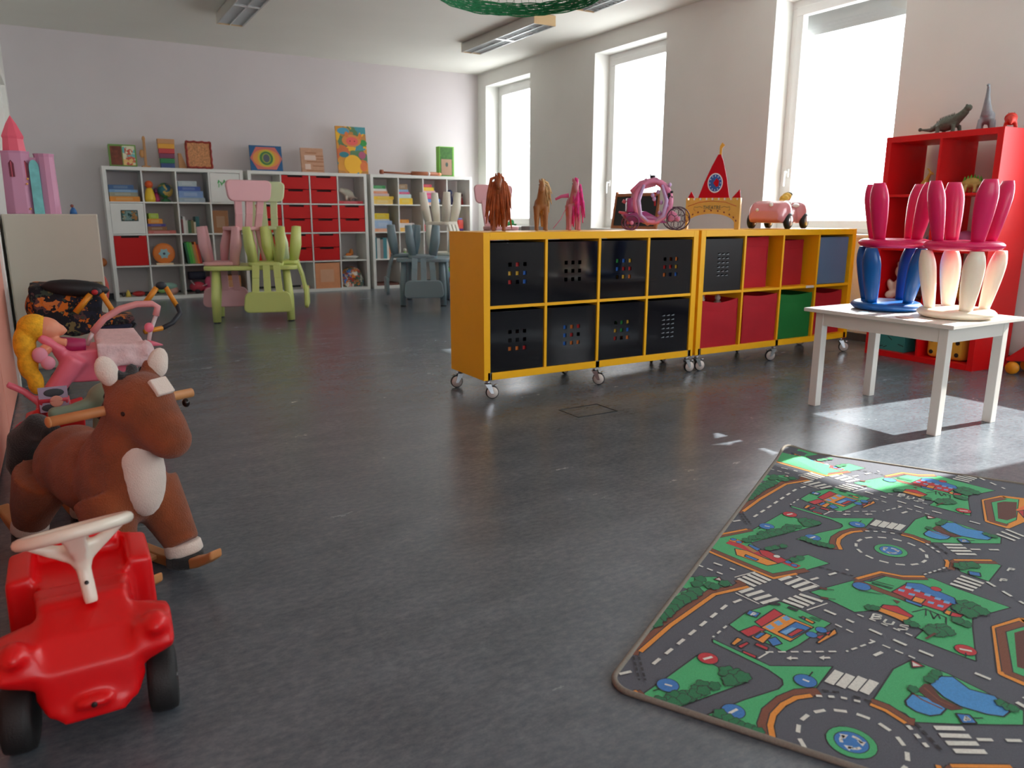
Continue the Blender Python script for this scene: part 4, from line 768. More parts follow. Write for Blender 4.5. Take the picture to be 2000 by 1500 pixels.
dino('toy_triceratops', 'small red horned dinosaur at right end of red shelf top', onred(.70, .16, zt), .5, [('e', (-.02, 0, .055), (.05, .038, .036)), ('e', (.04, 0, .075), (.024, .042, .040), (0, -.5, 0)), ('e', (.06, 0, .055), (.028, .022, .020), (0, .5, 0)), ('t', [(-.06, 0, .05), (-.10, 0, .02)], [.018, .004])]+legs4(-.04, .025, .026, .04, .014), m_rd, .85,
     lambda t: MB().use(mat((60, 25, 25), .4), True).tube([(.05, -.018, .085), (.065, -.018, .118)], [.006, .001], 7).tube([(.05, .018, .085), (.065, .018, .118)], [.006, .001], 7).build('horns', t))
m_yd = mat((205, 165, 70), .6, .15, 30, .3, 150)
dino('toy_parasaur', 'yellow crested upright dinosaur in top left cell of red shelf', rcell(0, 0, .20, .10), RZ, [('e', (0, 0, .07), (.030, .024, .045), (0, .4, 0)), ('t', [(.012, 0, .10), (.030, 0, .135), (.036, 0, .155)], [.018, .012, .010]), ('e', (.05, 0, .155), (.022, .010, .010), (0, .5, 0)), ('t', [(.038, 0, .165), (.02, 0, .188), (.004, 0, .19)], [.008, .006, .003]), ('t', [(-.015, 0, .04), (-.06, 0, .02), (-.11, 0, .015)], [.022, .012, .004]), ('t', [(0, .018, .05), (.01, .022, .02), (.012, .022, .002)], [.016, .010, .010]), ('t', [(0, -.018, .05), (.01, -.022, .02), (.012, -.022, .002)], [.016, .010, .010]), ('t', [(.02, .014, .09), (.04, .016, .075)], .006), ('t', [(.02, -.014, .09), (.04, -.016, .075)], .006)], m_yd, .85, res=.004)
dino('toy_sauropod', 'grey brown dinosaur lying low in top left cell of red shelf', rcell(0, 0, .225, .26), RZ, [('e', (0, 0, .045), (.06, .034, .032)), ('t', [(.04, 0, .06), (.075, 0, .085), (.10, 0, .09)], [.024, .014, .012]), ('t', [(-.05, 0, .04), (-.09, 0, .02), (-.12, 0, .01)], [.018, .008, .004])]+legs4(-.03, .03, .024, .035, .012), mat((110, 100, 90), .6, .15, 30), .85)
dino('toy_stegosaur', 'green and yellow plated dinosaur in top right cell of red shelf', rcell(1, 0, .17, .09), RZ, [('e', (0, 0, .062), (.055, .028, .032)), ('t', [(.04, 0, .06), (.07, 0, .045), (.085, 0, .04)], [.018, .011, .009]), ('t', [(-.045, 0, .06), (-.08, 0, .055), (-.12, 0, .05)], [.018, .010, .004])]+legs4(-.03, .03, .022, .045, .012), mat((190, 165, 90), .6, .2, 30), 1.0,
     spk([(x, 0, .088-abs(x)*.25) for x in (-.05, -.03, -.01, .01, .03, .05)], mat((90, 165, 50), .5), .010, .028))
dino('toy_raptor', 'brown dinosaur leaning on the right of top right cell', rcell(1, 0, .28, .15), RZ, [('e', (0, 0, .07), (.045, .022, .026), (0, -.5, 0)), ('t', [(.03, 0, .085), (.05, 0, .115)], [.016, .011]), ('e', (.055, 0, .125), (.022, .011, .011), (0, -.3, 0)), ('t', [(-.03, 0, .055), (-.08, 0, .045), (-.12, 0, .04)], [.018, .009, .003]), ('t', [(0, .018, .06), (-.006, .02, .03), (.004, .02, .002)], [.014, .008, .008]), ('t', [(0, -.018, .06), (-.006, -.02, .03), (.004, -.02, .002)], [.014, .008, .008])], mat((130, 75, 50), .6, .2, 30), .75)
def redobj(name, label, cat, loc, fn, rz=RZ, **k): b = MB(); fn(b); o = b.build(name, **k); o.location = loc; o.rotation_euler = (0, 0, rz); return tag(o, label, cat)
def f_ball(c, r): return lambda b: b.use(mat(c, .5), True).ell((0, 0, r), r)
redobj('toy_ball', 'mauve pink ball in the second row of the red shelf', 'ball', rcell(1, 1, .13, .16), f_ball((190, 90, 140), .06)); redobj('toy_ball', 'grey blue ball in second row, left cell of red shelf', 'ball', rcell(0, 1, .27, .16), f_ball((110, 120, 150), .05))
def f_teddy(b):
    b.use(mat((215, 190, 175), .95, .05, 20, .5, 200), True); b.ell((0, 0, .08), (.07, .06, .08)); b.ell((0, -.01, .19), (.06, .055, .055)); b.ell((-.045, 0, .24), .02); b.ell((.045, 0, .24), .02); b.ell((0, -.06, .18), (.025, .02, .02))
    for sx in (-1, 1): b.ell((sx*.075, -.03, .09), (.022, .025, .05), (0, sx*.4, 0)); b.ell((sx*.05, -.06, .03), (.03, .05, .03))
redobj('teddy_bear', 'pale cream teddy in third row of red shelf, behind blue stool', 'teddy bear', rcell(0, 2, .115, .13), f_teddy, remesh=.009, smooth_it=3)
redobj('teddy_bear', 'grey brown teddy right of the pale one in the red shelf', 'teddy bear', rcell(0, 2, .232, .29), lambda b: (f_teddy(b), b.mats.__setitem__(0, mat((150, 125, 115), .95, .05, 20, .5, 200))), remesh=.009, smooth_it=3)
redobj('plush_tiger', 'yellow and black striped plush in the third row of red shelf', 'plush toy', rcell(1, 2, .19, .14), lambda b: b.use(patch_mat('tiger_plush', [(225, 165, 50), (30, 25, 20), (230, 180, 70), (225, 165, 50)], 30, .9), True).ell((0, 0, .09), (.055, .05, .09)).ell((0, 0, .21), (.045, .045, .045)), remesh=.009, smooth_it=3)
def f_teal(b): b.use(mat((50, 135, 130), .6)); b.bb(-.10, .10, -.08, .08, 0, .215); rnd = random.Random(2); b.use(mat((25, 60, 60), .6)); [b.box((rnd.uniform(-.08, .08), -.081, rnd.uniform(.02, .19)), (rnd.uniform(.02, .05), .002, .006), (0, rnd.uniform(-.6, .6), 0)) for _ in range(13)]
redobj('game_box', 'teal box with dark scribbles in bottom left of the red shelf', 'game box', rcell(0, 3, .13, .12), f_teal, bevel=.003)
redobj('toy_bag', 'dark red bag beside the teal box in the red shelf', 'bag', rcell(0, 3, .28, .16), lambda b: b.use(mat((70, 25, 30), .8), True).ell((0, 0, .08), (.045, .06, .08)), remesh=.008, smooth_it=2)
def f_dice(b): b.use(mat((222, 165, 50), .85, .04, 20, .3, 300)); b.bb(-.125, .125, -.11, .11, .001, .235)
d = redobj('foam_dice', 'big soft yellow dice with black dots in the red shelf', 'dice', rcell(1, 3, .155, .15), f_dice, bevel=.035, seg=5)
b = MB().use(mat((35, 25, 20), .8), True)
for x in (-.085, 0, .085):
    for z in (.04, .118, .195): b.lathe([(0, 0), (.014, 0), (.014, .002), (0, .002)], (x, -.1095, z), 14, (PI/2, 0, 0))
b.build('dots', d)
# paper and scooter right of the red shelf
b = MB().use(mat((235, 232, 228), .8)); b.bb(XR-.003, XR-.001, 2.10, 2.56, .61, .80); tag(b.build('wall_paper_notice'), 'white paper sheet on the wall right of the red shelf', 'paper')
def scooter():
    t = thing('ride_on_car', 'red ride-on toy with yellow wheel at the right picture edge', 'ride-on toy', (5.06, 2.20, 0), 0)
    b = MB().use(mat((205, 28, 30), .3), True); b.hull([(x, y, z) for x in (-.10, .10) for y, z in ((.20, .075), (.20, .10), (.10, .19), (-.2, .22), (-.2, .12), (.1, .09))]); b.hull([(x, y, z) for x in (-.06, .06) for y, z in ((-.05, .2), (-.2, .2), (-.12, .36), (-.2, .36))]); b.build('car_body', t, remesh=.01, smooth_it=5)
    for sx in (-1, 1):
        for y in (.16, -.14): w = MB().use(mat((228, 150, 30), .4), True); w.lathe([(0, -.014), (.036, -.014), (.040, 0), (.036, .014), (0, .014)], (sx*.09, y, .040), 20, (0, PI/2, 0)); w.build('wheel', t)
scooter()
# ------------------------------------------------------------ white table and stools
m_tab = mat((228, 224, 216), .35); TX0, TX1, TY0, TY1 = 3.195, 3.765, 1.765, 2.52
t = thing('table', 'white rectangular children table carrying four upturned stools', 'table', ((TX0+TX1)/2, (TY0+TY1)/2, 0)); hw, hl = (TX1-TX0)/2, (TY1-TY0)/2
b = MB().use(m_tab); b.bb(-hw, hw, -hl, hl, .482, .5); b.build('tabletop', t, bevel=.0025)
b = MB().use(m_tab); i = .045
b.bb(-hw+i, hw-i, -hl+i, -hl+i+.018, .415, .4815); b.bb(-hw+i, hw-i, hl-i-.018, hl-i, .415, .4815); b.bb(-hw+i, -hw+i+.018, -hl+i+.018, hl-i-.018, .415, .4815); b.bb(hw-i-.018, hw-i, -hl+i+.018, hl-i-.018, .415, .4815); b.build('apron', t, bevel=.001)
for sx in (-1, 1):
    for sy in (-1, 1): b = MB().use(m_tab); cx, cy = sx*(hw-i-.018), sy*(hl-i-.018); b.bb(cx-.021, cx+.021, cy-.021, cy+.021, 0, .4815); b.build('leg', t, bevel=.002)
def stool(m, label, x, y, z, rz=0):
    t = thing('stool', label, 'stool', (x, y, z), rz, 'upturned children stools on the white table')
    b = MB().use(m, True); b.lathe([(0, 0), (.125, 0), (.148, .006), (.160, .018), (.160, .026), (.150, .036), (.135, .041), (0, .041)], seg=48); b.build('seat', t)
    for k in range(4):
        a = PI/4+k*PI/2; c, s = math.cos(a), math.sin(a); n = 14; prof = []
        for q in range(n+1):
            u = q/n; zz = .038+u*(.300-.038); rr = .113+.040*u
            wd = .027+.018*math.sin(min(1, u*1.3)*PI*.5); wd *= 1 if u < .70 else math.cos((u-.70)/.30*.92)
            prof.append((rr, zz, wd))
        vs = []; seg = 16
        for rr, zz, wd in prof:
            for j in range(seg): th = 2*PI*j/seg; r2 = rr+.78*wd*math.cos(th); tt = wd*math.sin(th); vs.append((c*r2-s*tt, s*r2+c*tt, zz))
        fs = [(q*seg+j, q*seg+(j+1) % seg, (q+1)*seg+(j+1) % seg, (q+1)*seg+j) for q in range(n) for j in range(seg)]+[tuple(range(seg)), tuple(n*seg+j for j in range(seg))]
        b = MB().use(m, True); b.add(vs, fs); l = b.build('leg', t)
    return t
m_spink = mat((222, 34, 104), .32, trans=.7); m_sblue = mat((8, 86, 160), .3); m_swhite = mat((240, 230, 212), .35, trans=.6)
stool(m_sblue, 'upturned blue stool on the left of the white table', 3.485, 2.27, .5008, .76); stool(m_swhite, 'upturned cream white stool on the right of the white table', 3.485, 1.925, .5008, .05)
stool(m_spink, 'upturned pink stool stacked on the blue stool', 3.49, 2.265, .8012, .74); stool(m_spink, 'upturned pink stool stacked on the cream white stool', 3.478, 1.925, .8012, .175)
b = MB().use(mat((226, 186, 176), .5), True); b.lathe([(0, 0), (.035, 0), (.038, .002), (0, .003)], seg=20); o = b.build('paper_disc'); o.location = (3.268, 2.03, .5006); tag(o, 'pale pink round card on the white table by the cream stool', 'card')
b = MB().use(mat((150, 200, 220), .5)); b.bb(-.03, .03, -.02, .02, 0, .0012); o = b.build('paper_card'); o.location = (3.27, 2.24, .5006); o.rotation_euler = (0, 0, .5); tag(o, 'small pale blue card on the white table by the blue stool', 'card')
# ------------------------------------------------------------ road rug
RUG = [['P','g',[[551,-1],[594,69],[567,121],[506,79],[252,13],[172,0],[116,0],[45,-12],[356,-7]]],['P','a',[[412,-5],[489,-2],[489,27],[446,5]]],['P','g',[[757,-4],[843,1],[942,75],[1025,100],[1140,132],[1097,251],[1005,192],[858,98],[819,136],[793,209],[859,257],[830,319],[755,270],[666,206],[670,199]]],['P','g',[[284,143],[284,149],[243,279],[308,396],[200,376],[176,349],[138,322],[89,306],[38,307],[2,321],[13,208],[96,259],[167,311],[187,316],[205,311],[227,277],[271,148]]],['P','g',[[540,241],[536,262],[494,368],[357,318],[309,295],[326,265],[347,187],[366,160],[448,182]]],['P','g',[[630,298],[755,387],[769,426],[825,460],[853,524],[874,568],[844,622],[796,740],[692,658],[642,657],[486,662],[490,641],[523,542],[569,557],[592,524],[613,452],[577,410],[603,363]]],['P','g',[[418,539],[420,544],[402,611],[336,739],[285,736],[224,626],[190,557],[210,539],[226,481],[362,508]]],['P','g',[[67,619],[104,668],[125,718],[116,731],[-10,698],[-3,677],[17,632]]],['L','b',22,[[600,126],[587,137],[557,129],[507,81],[314,35],[151,7],[137,10]]],['L','o',11,[[579,155],[493,90],[293,42],[155,20]]],['L','b',20,[[753,3],[712,103],[674,198],[755,270]]],['L','o',10,[[741,0],[698,103],[661,202],[719,250]]],['L','b',18,[[-87,0],[15,76]]],['L','o',10,[[-72,0],[14,65]]],['L','b',24,[[198,382],[174,349],[135,325],[84,309],[39,310],[1,324]]],['L','o',11,[[178,372],[155,347],[120,329],[78,319],[42,321],[5,333]]],['L','b',20,[[755,394],[730,455],[714,506],[696,549]]],['L','b',20,[[763,396],[835,446],[835,499],[867,552]]],['L','o',10,[[771,395],[844,446],[846,498],[874,549]]],['L','b',22,[[217,480],[213,506],[189,543],[189,554]]],['L','o',9,[[207,479],[201,506],[179,541]]],['L','b',18,[[20,610],[62,611],[83,619],[131,718]]],['L','o',9,[[31,600],[65,602],[80,598]]],['L','o',9,[[91,618],[141,708]]],['P','g',[[741,761],[666,706],[460,710],[438,757],[517,798],[749,818]]],['P','d',[[688,760],[663,740],[504,737],[501,761],[546,788],[703,798]]],['L','o',20,[[741,761],[666,706],[460,710],[438,757],[517,798],[749,818],[741,761]]],['L','b',18,[[723,761],[661,713],[470,718],[455,758]]],['P','f',[[618,790],[681,817],[588,817]]],['P','r',[[610,796],[632,814],[550,809]]],['C','g',43,[69,459]],['C','u',29,[69,459]],['R','w',92,[69,459]],['A','w',18,[69,459]],['L','r',26,[[829,41],[817,82],[794,145],[776,212],[763,245]]],['L','o',22,[[852,43],[844,75]]],['P','o',[[793,67],[798,101],[770,161],[759,198],[728,173],[753,82]]],['P','t',[[828,83],[828,101],[806,132],[794,120]]],['P','u',[[847,97],[828,134],[809,128],[834,96]]],['P','u',[[770,104],[755,143],[743,139],[755,104]]],['P','r',[[819,129],[828,152],[788,217],[757,195],[792,142]]],['C','w',9,[802,183]],['C','u',8,[855,48]],['C','u',8,[845,67]],['C','u',8,[780,218]],['C','u',8,[767,236]],['P','r',[[495,237],[479,262],[392,230],[409,210]]],['P','r',[[393,214],[385,241],[334,212],[348,189]]],['P','o',[[479,262],[454,335],[362,299],[391,228]]],['P','o',[[376,232],[367,257],[323,248],[337,217]]],['P','s',[[460,261],[477,269],[465,282],[450,274]]],['P','s',[[428,249],[445,257],[433,270],[418,262]]],['P','s',[[399,236],[416,244],[404,257],[390,249]]],['P','u',[[458,294],[447,330],[378,300],[390,267]]],['P','s',[[428,291],[430,318],[385,298],[393,273]]],['P','r',[[428,303],[430,318],[385,298],[388,287]]],['P','u',[[369,232],[370,244],[337,233],[341,223]]],['P','u',[[345,252],[366,266],[344,285],[322,269]]],['P','r',[[283,200],[312,214],[307,221],[278,210]]],['P','r',[[272,215],[265,246],[254,247],[263,215]]],['P','r',[[319,234],[312,262],[299,262],[307,232]]],['P','o',[[319,191],[316,204],[282,194],[286,185]]],['P','o',[[389,351],[472,379],[452,386],[386,357]]],['P','r',[[411,344],[436,364],[406,357]]],['P','r',[[441,361],[459,374],[433,370]]],['C','u',12,[417,336]],['C','u',12,[450,352]],['P','o',[[493,304],[478,334],[468,330],[483,300]]],['P','u',[[486,296],[486,311],[478,310]]],['P','q',[[504,324],[501,346],[486,342],[493,317]]],['P','r',[[805,510],[758,622],[689,596],[700,549],[736,480]]],['P','u',[[811,510],[823,544],[780,619],[746,628],[741,619],[791,508]]],['P','s',[[789,510],[789,524],[774,521],[776,508]]],['P','s',[[781,530],[781,544],[767,542],[769,528]]],['P','s',[[770,554],[770,568],[756,565],[758,552]]],['P','s',[[760,577],[760,591],[746,588],[748,575]]],['P','s',[[751,597],[751,610],[737,608],[738,595]]],['P','s',[[763,495],[763,509],[749,507],[751,493]]],['P','s',[[752,519],[752,533],[739,531],[740,517]]],['P','s',[[729,563],[729,576],[716,574],[717,561]]],['P','s',[[722,584],[722,597],[709,595],[710,582]]],['P','o',[[738,532],[734,557],[705,549],[710,526]]],['P','u',[[712,512],[699,552],[687,549],[698,513]]],['P','u',[[726,611],[718,637],[697,639],[707,614]]],['P','o',[[702,602],[698,618],[674,611],[682,597]]],['P','r',[[696,614],[695,639],[675,632],[674,610]]],['C','r',12,[810,578]],['P','r',[[652,467],[662,497],[628,534],[615,529],[634,462]]],['P','o',[[634,459],[616,528],[584,519],[597,495],[613,452]]],['L','k',3,[[647,530],[682,559],[660,603],[624,603]]],['L','k',3,[[682,559],[646,560]]],['L','k',3,[[676,568],[638,577],[668,585],[646,591]]],['P','d',[[694,485],[689,503],[674,496]]],['L','k',3,[[779,428],[772,483]]],['L','k',3,[[759,431],[752,478]]],['L','q',8,[[768,432],[758,481]]],['P','p',[[382,596],[393,618],[361,648],[361,692],[317,715],[294,704],[286,676],[288,631],[306,602],[339,577]]],['P','p',[[253,537],[284,547],[287,579],[265,608],[240,599],[225,581],[226,557],[238,540]]],['P','d',[[336,568],[339,577],[301,598],[282,638],[265,617],[275,584],[305,556]]],['L','b',4,[[289,547],[274,565],[261,601]]],['L','b',4,[[320,568],[287,596],[281,619]]],['L','w',12,[[610,123],[589,170]]],['L','w',12,[[628,131],[608,180]]],['L','w',12,[[646,140],[624,190]]],['L','w',12,[[662,150],[641,197]]],['L','w',12,[[657,219],[691,240]]],['L','w',12,[[642,239],[693,266]]],['L','w',12,[[633,257],[683,286]]],['L','w',12,[[624,276],[670,307]]],['L','w',12,[[536,145],[574,167]]],['L','w',12,[[527,164],[573,193]]],['L','w',12,[[517,185],[560,214]]],['L','w',12,[[507,205],[550,234]]],['L','w',12,[[549,249],[537,297]]],['L','w',12,[[568,259],[553,307]]],['L','w',12,[[586,269],[569,317]]],['L','w',12,[[602,279],[592,333]]],['L','w',4,[[612,112],[672,152]]],['L','w',4,[[527,136],[500,200]]],['L','w',4,[[703,252],[673,314]]],['L','w',4,[[528,308],[589,346]]],['L','w',4,[[257,252],[297,268]]],['L','w',19,[[291,410],[240,398]]],['L','w',19,[[289,432],[239,420]]],['L','w',19,[[292,455],[241,442]]],['L','w',19,[[291,477],[241,464]]],['L','w',12,[[190,591],[214,636]]],['L','w',12,[[171,600],[195,646]]],['L','w',12,[[153,611],[179,658]]],['L','w',12,[[136,623],[161,670]]],['L','w',12,[[926,634],[906,684]]],['L','w',12,[[905,626],[887,677]]],['L','w',12,[[884,619],[867,668]]],['L','w',12,[[862,611],[848,660]]],['L','w',10,[[413,755],[378,798]]],['L','w',10,[[385,742],[351,785]]],['L','w',10,[[358,729],[329,772]]],['D','w',8,26,26,[[498,156],[452,132],[371,114],[119,61]]],['D','w',8,26,26,[[71,30],[29,-5]]],['D','w',5,14,16,[[355,157],[291,143]]],['D','w',7,24,24,[[669,41],[656,101]]],['D','w',6,16,14,[[634,6],[611,87]]],['D','w',8,28,28,[[550,345],[523,413],[475,530],[449,608],[411,715],[398,743]]],['D','w',5,16,12,[[492,377],[468,430],[456,465],[428,546]]],['D','w',5,16,12,[[456,463],[382,414],[288,258]]],['D','w',5,14,14,[[567,417],[556,457],[527,536]]],['D','w',8,26,26,[[192,659],[231,733]]],['D','w',8,26,26,[[921,693],[832,769]]],['D','w',8,26,30,[[418,482],[373,456]]],['D','w',8,26,40,[[699,290],[812,367]]],['D','k',6,12,8,[[205,389],[218,428],[215,481]]],['D','k',6,12,8,[[185,559],[121,605]]],['D','k',5,12,8,[[790,297],[780,384]]],['D','k',5,12,8,[[125,15],[51,56]]],['D','k',5,12,8,[[131,25],[57,67]]],['D','w',7,10,14,[[180,382],[199,423],[205,467]]],['D','w',8,10,14,[[170,546],[117,584]]],['D','k',5,12,8,[[-49,545],[14,613]]],['D','w',5,10,10,[[-55,548],[20,596]]],['L','w',6,[[289,307],[299,325]]],['P','w',[[287,304],[301,312],[284,315]]],['L','w',6,[[326,368],[337,386]]],['P','w',[[325,365],[339,374],[321,376]]],['C','u',22,[64,113]],['C','u',22,[222,354]],['C','u',22,[47,250]],['C','u',21,[727,410]],['C','r',21,[201,157]],['C','r',21,[521,642]],['L','w',7,[[193,150],[210,163]]],['L','w',7,[[519,631],[522,653]]],['L','w',6,[[37,245],[57,255]]],['L','w',5,[[64,107],[65,121]]],['L','w',5,[[224,349],[222,361]]],['L','k',3,[[43,102],[31,94]]],['L','k',3,[[241,358],[262,362]]],['L','k',3,[[26,240],[16,229]]],['L','k',3,[[508,642],[490,642]]],['L','k',3,[[258,653],[267,669]]],['P','u',[[455,186],[454,213],[429,209],[434,184]]],['L','w',4,[[433,195],[449,198],[446,205],[437,199]]],['P','u',[[257,624],[266,647],[244,659],[230,635]]],['L','w',5,[[240,639],[256,641],[249,647],[245,640]]],['P','u',[[28,651],[32,678],[7,680],[6,653]]],['P','r',[[417,539],[404,566],[385,543]]],['P','w',[[410,542],[401,558],[392,544]]],['P','r',[[571,68],[592,77],[570,92]]],['P','w',[[575,72],[586,78],[572,87]]],['L','k',3,[[662,316],[669,351]]],['P','d',[[668,317],[670,335],[658,335],[656,318]]],['L','k',3,[[610,327],[618,361]]],['P','d',[[616,328],[618,345],[607,345],[605,328]]],['L','k',12,[[514,223],[522,245]]],['L','k',12,[[519,266],[513,288]]],['L','k',3,[[697,406],[708,463]]],['L','w',5,[[562,448],[589,451]]],['L','w',5,[[589,451],[591,466],[585,467],[575,450]]],['L','w',5,[[575,450],[578,466],[570,466],[562,448]]],['L','w',5,[[576,479],[559,475],[554,480],[557,493],[573,496]]],['L','w',5,[[569,527],[567,512],[559,510],[558,525],[547,523],[542,506]]],['L','w',5,[[1022,743],[1044,749],[1046,760],[1035,756],[1035,749]]],['L','w',5,[[942,723],[960,727],[962,738],[952,736],[951,728]]],['C','q',24,[478,45]],['C','q',24,[450,39]],['C','q',24,[424,30]],['C','q',24,[396,21]],['C','q',24,[367,17]],['C','q',24,[339,15]],['C','q',24,[313,8]],['C','q',24,[286,6]],['C','q',17,[555,37]],['C','q',17,[524,37]],['C','q',17,[534,68]],['C','q',17,[533,81]],['C','q',17,[563,99]],['C','q',20,[172,206]],['C','q',20,[172,226]],['C','q',20,[145,220]],['C','q',20,[169,239]],['C','q',19,[96,175]],['C','q',19,[76,172]],['C','q',19,[52,162]],['C','q',19,[40,149]],['C','q',19,[33,137]],['C','q',19,[12,132]],['C','q',19,[1,117]],['C','q',14,[109,197]],['C','q',15,[26,230]],['C','q',15,[18,248]],['C','q',15,[13,264]],['C','q',15,[9,277]],['C','q',15,[10,290]],['C','q',15,[8,305]],['C','q',16,[-73,85]],['C','q',16,[-45,97]],['C','q',16,[-28,113]],['C','q',16,[-6,127]],['C','q',16,[14,142]],['C','q',16,[37,156]],['C','q',16,[64,170]],['C','q',16,[82,182]],['C','q',14,[839,154]],['C','q',14,[857,168]],['C','q',14,[878,186]],['C','q',14,[800,229]],['C','q',14,[822,242]],['C','q',23,[751,643]],['C','q',23,[748,659]],['C','q',23,[735,674]],['C','q',23,[720,635]],['C','q',23,[710,651]],['C','q',19,[587,581]],['C','q',19,[600,598]],['C','q',19,[588,606]],['C','q',19,[572,590]],['C','q',19,[572,573]],['C','q',16,[654,630]],['C','q',16,[648,643]],['C','q',16,[656,627]],['C','q',13,[586,526]],['C','q',13,[582,538]],['C','q',13,[617,439]],['C','q',13,[620,451]],['C','q',12,[369,583]],['C','q',12,[389,589]],['C','q',12,[354,576]],['C','q',12,[338,701]],['C','q',12,[330,712]],['C','q',12,[331,721]],['C','q',12,[301,549]],['C','q',20,[49,632]],['C','q',20,[66,646]],['C','q',20,[75,662]],['L','d',6,[[563,582],[526,564]]]]
RC = {'g': (62, 172, 108), 'a': (78, 82, 92), 'b': (120, 66, 42), 'o': (224, 142, 44), 'w': (214, 216, 208), 'k': (34, 34, 38), 'q': (10, 112, 66), 'u': (46, 116, 186), 's': (112, 168, 214), 'p': (62, 142, 206), 'r': (188, 40, 50), 'd': (92, 46, 34), 'f': (232, 112, 50), 't': (170, 120, 60)}
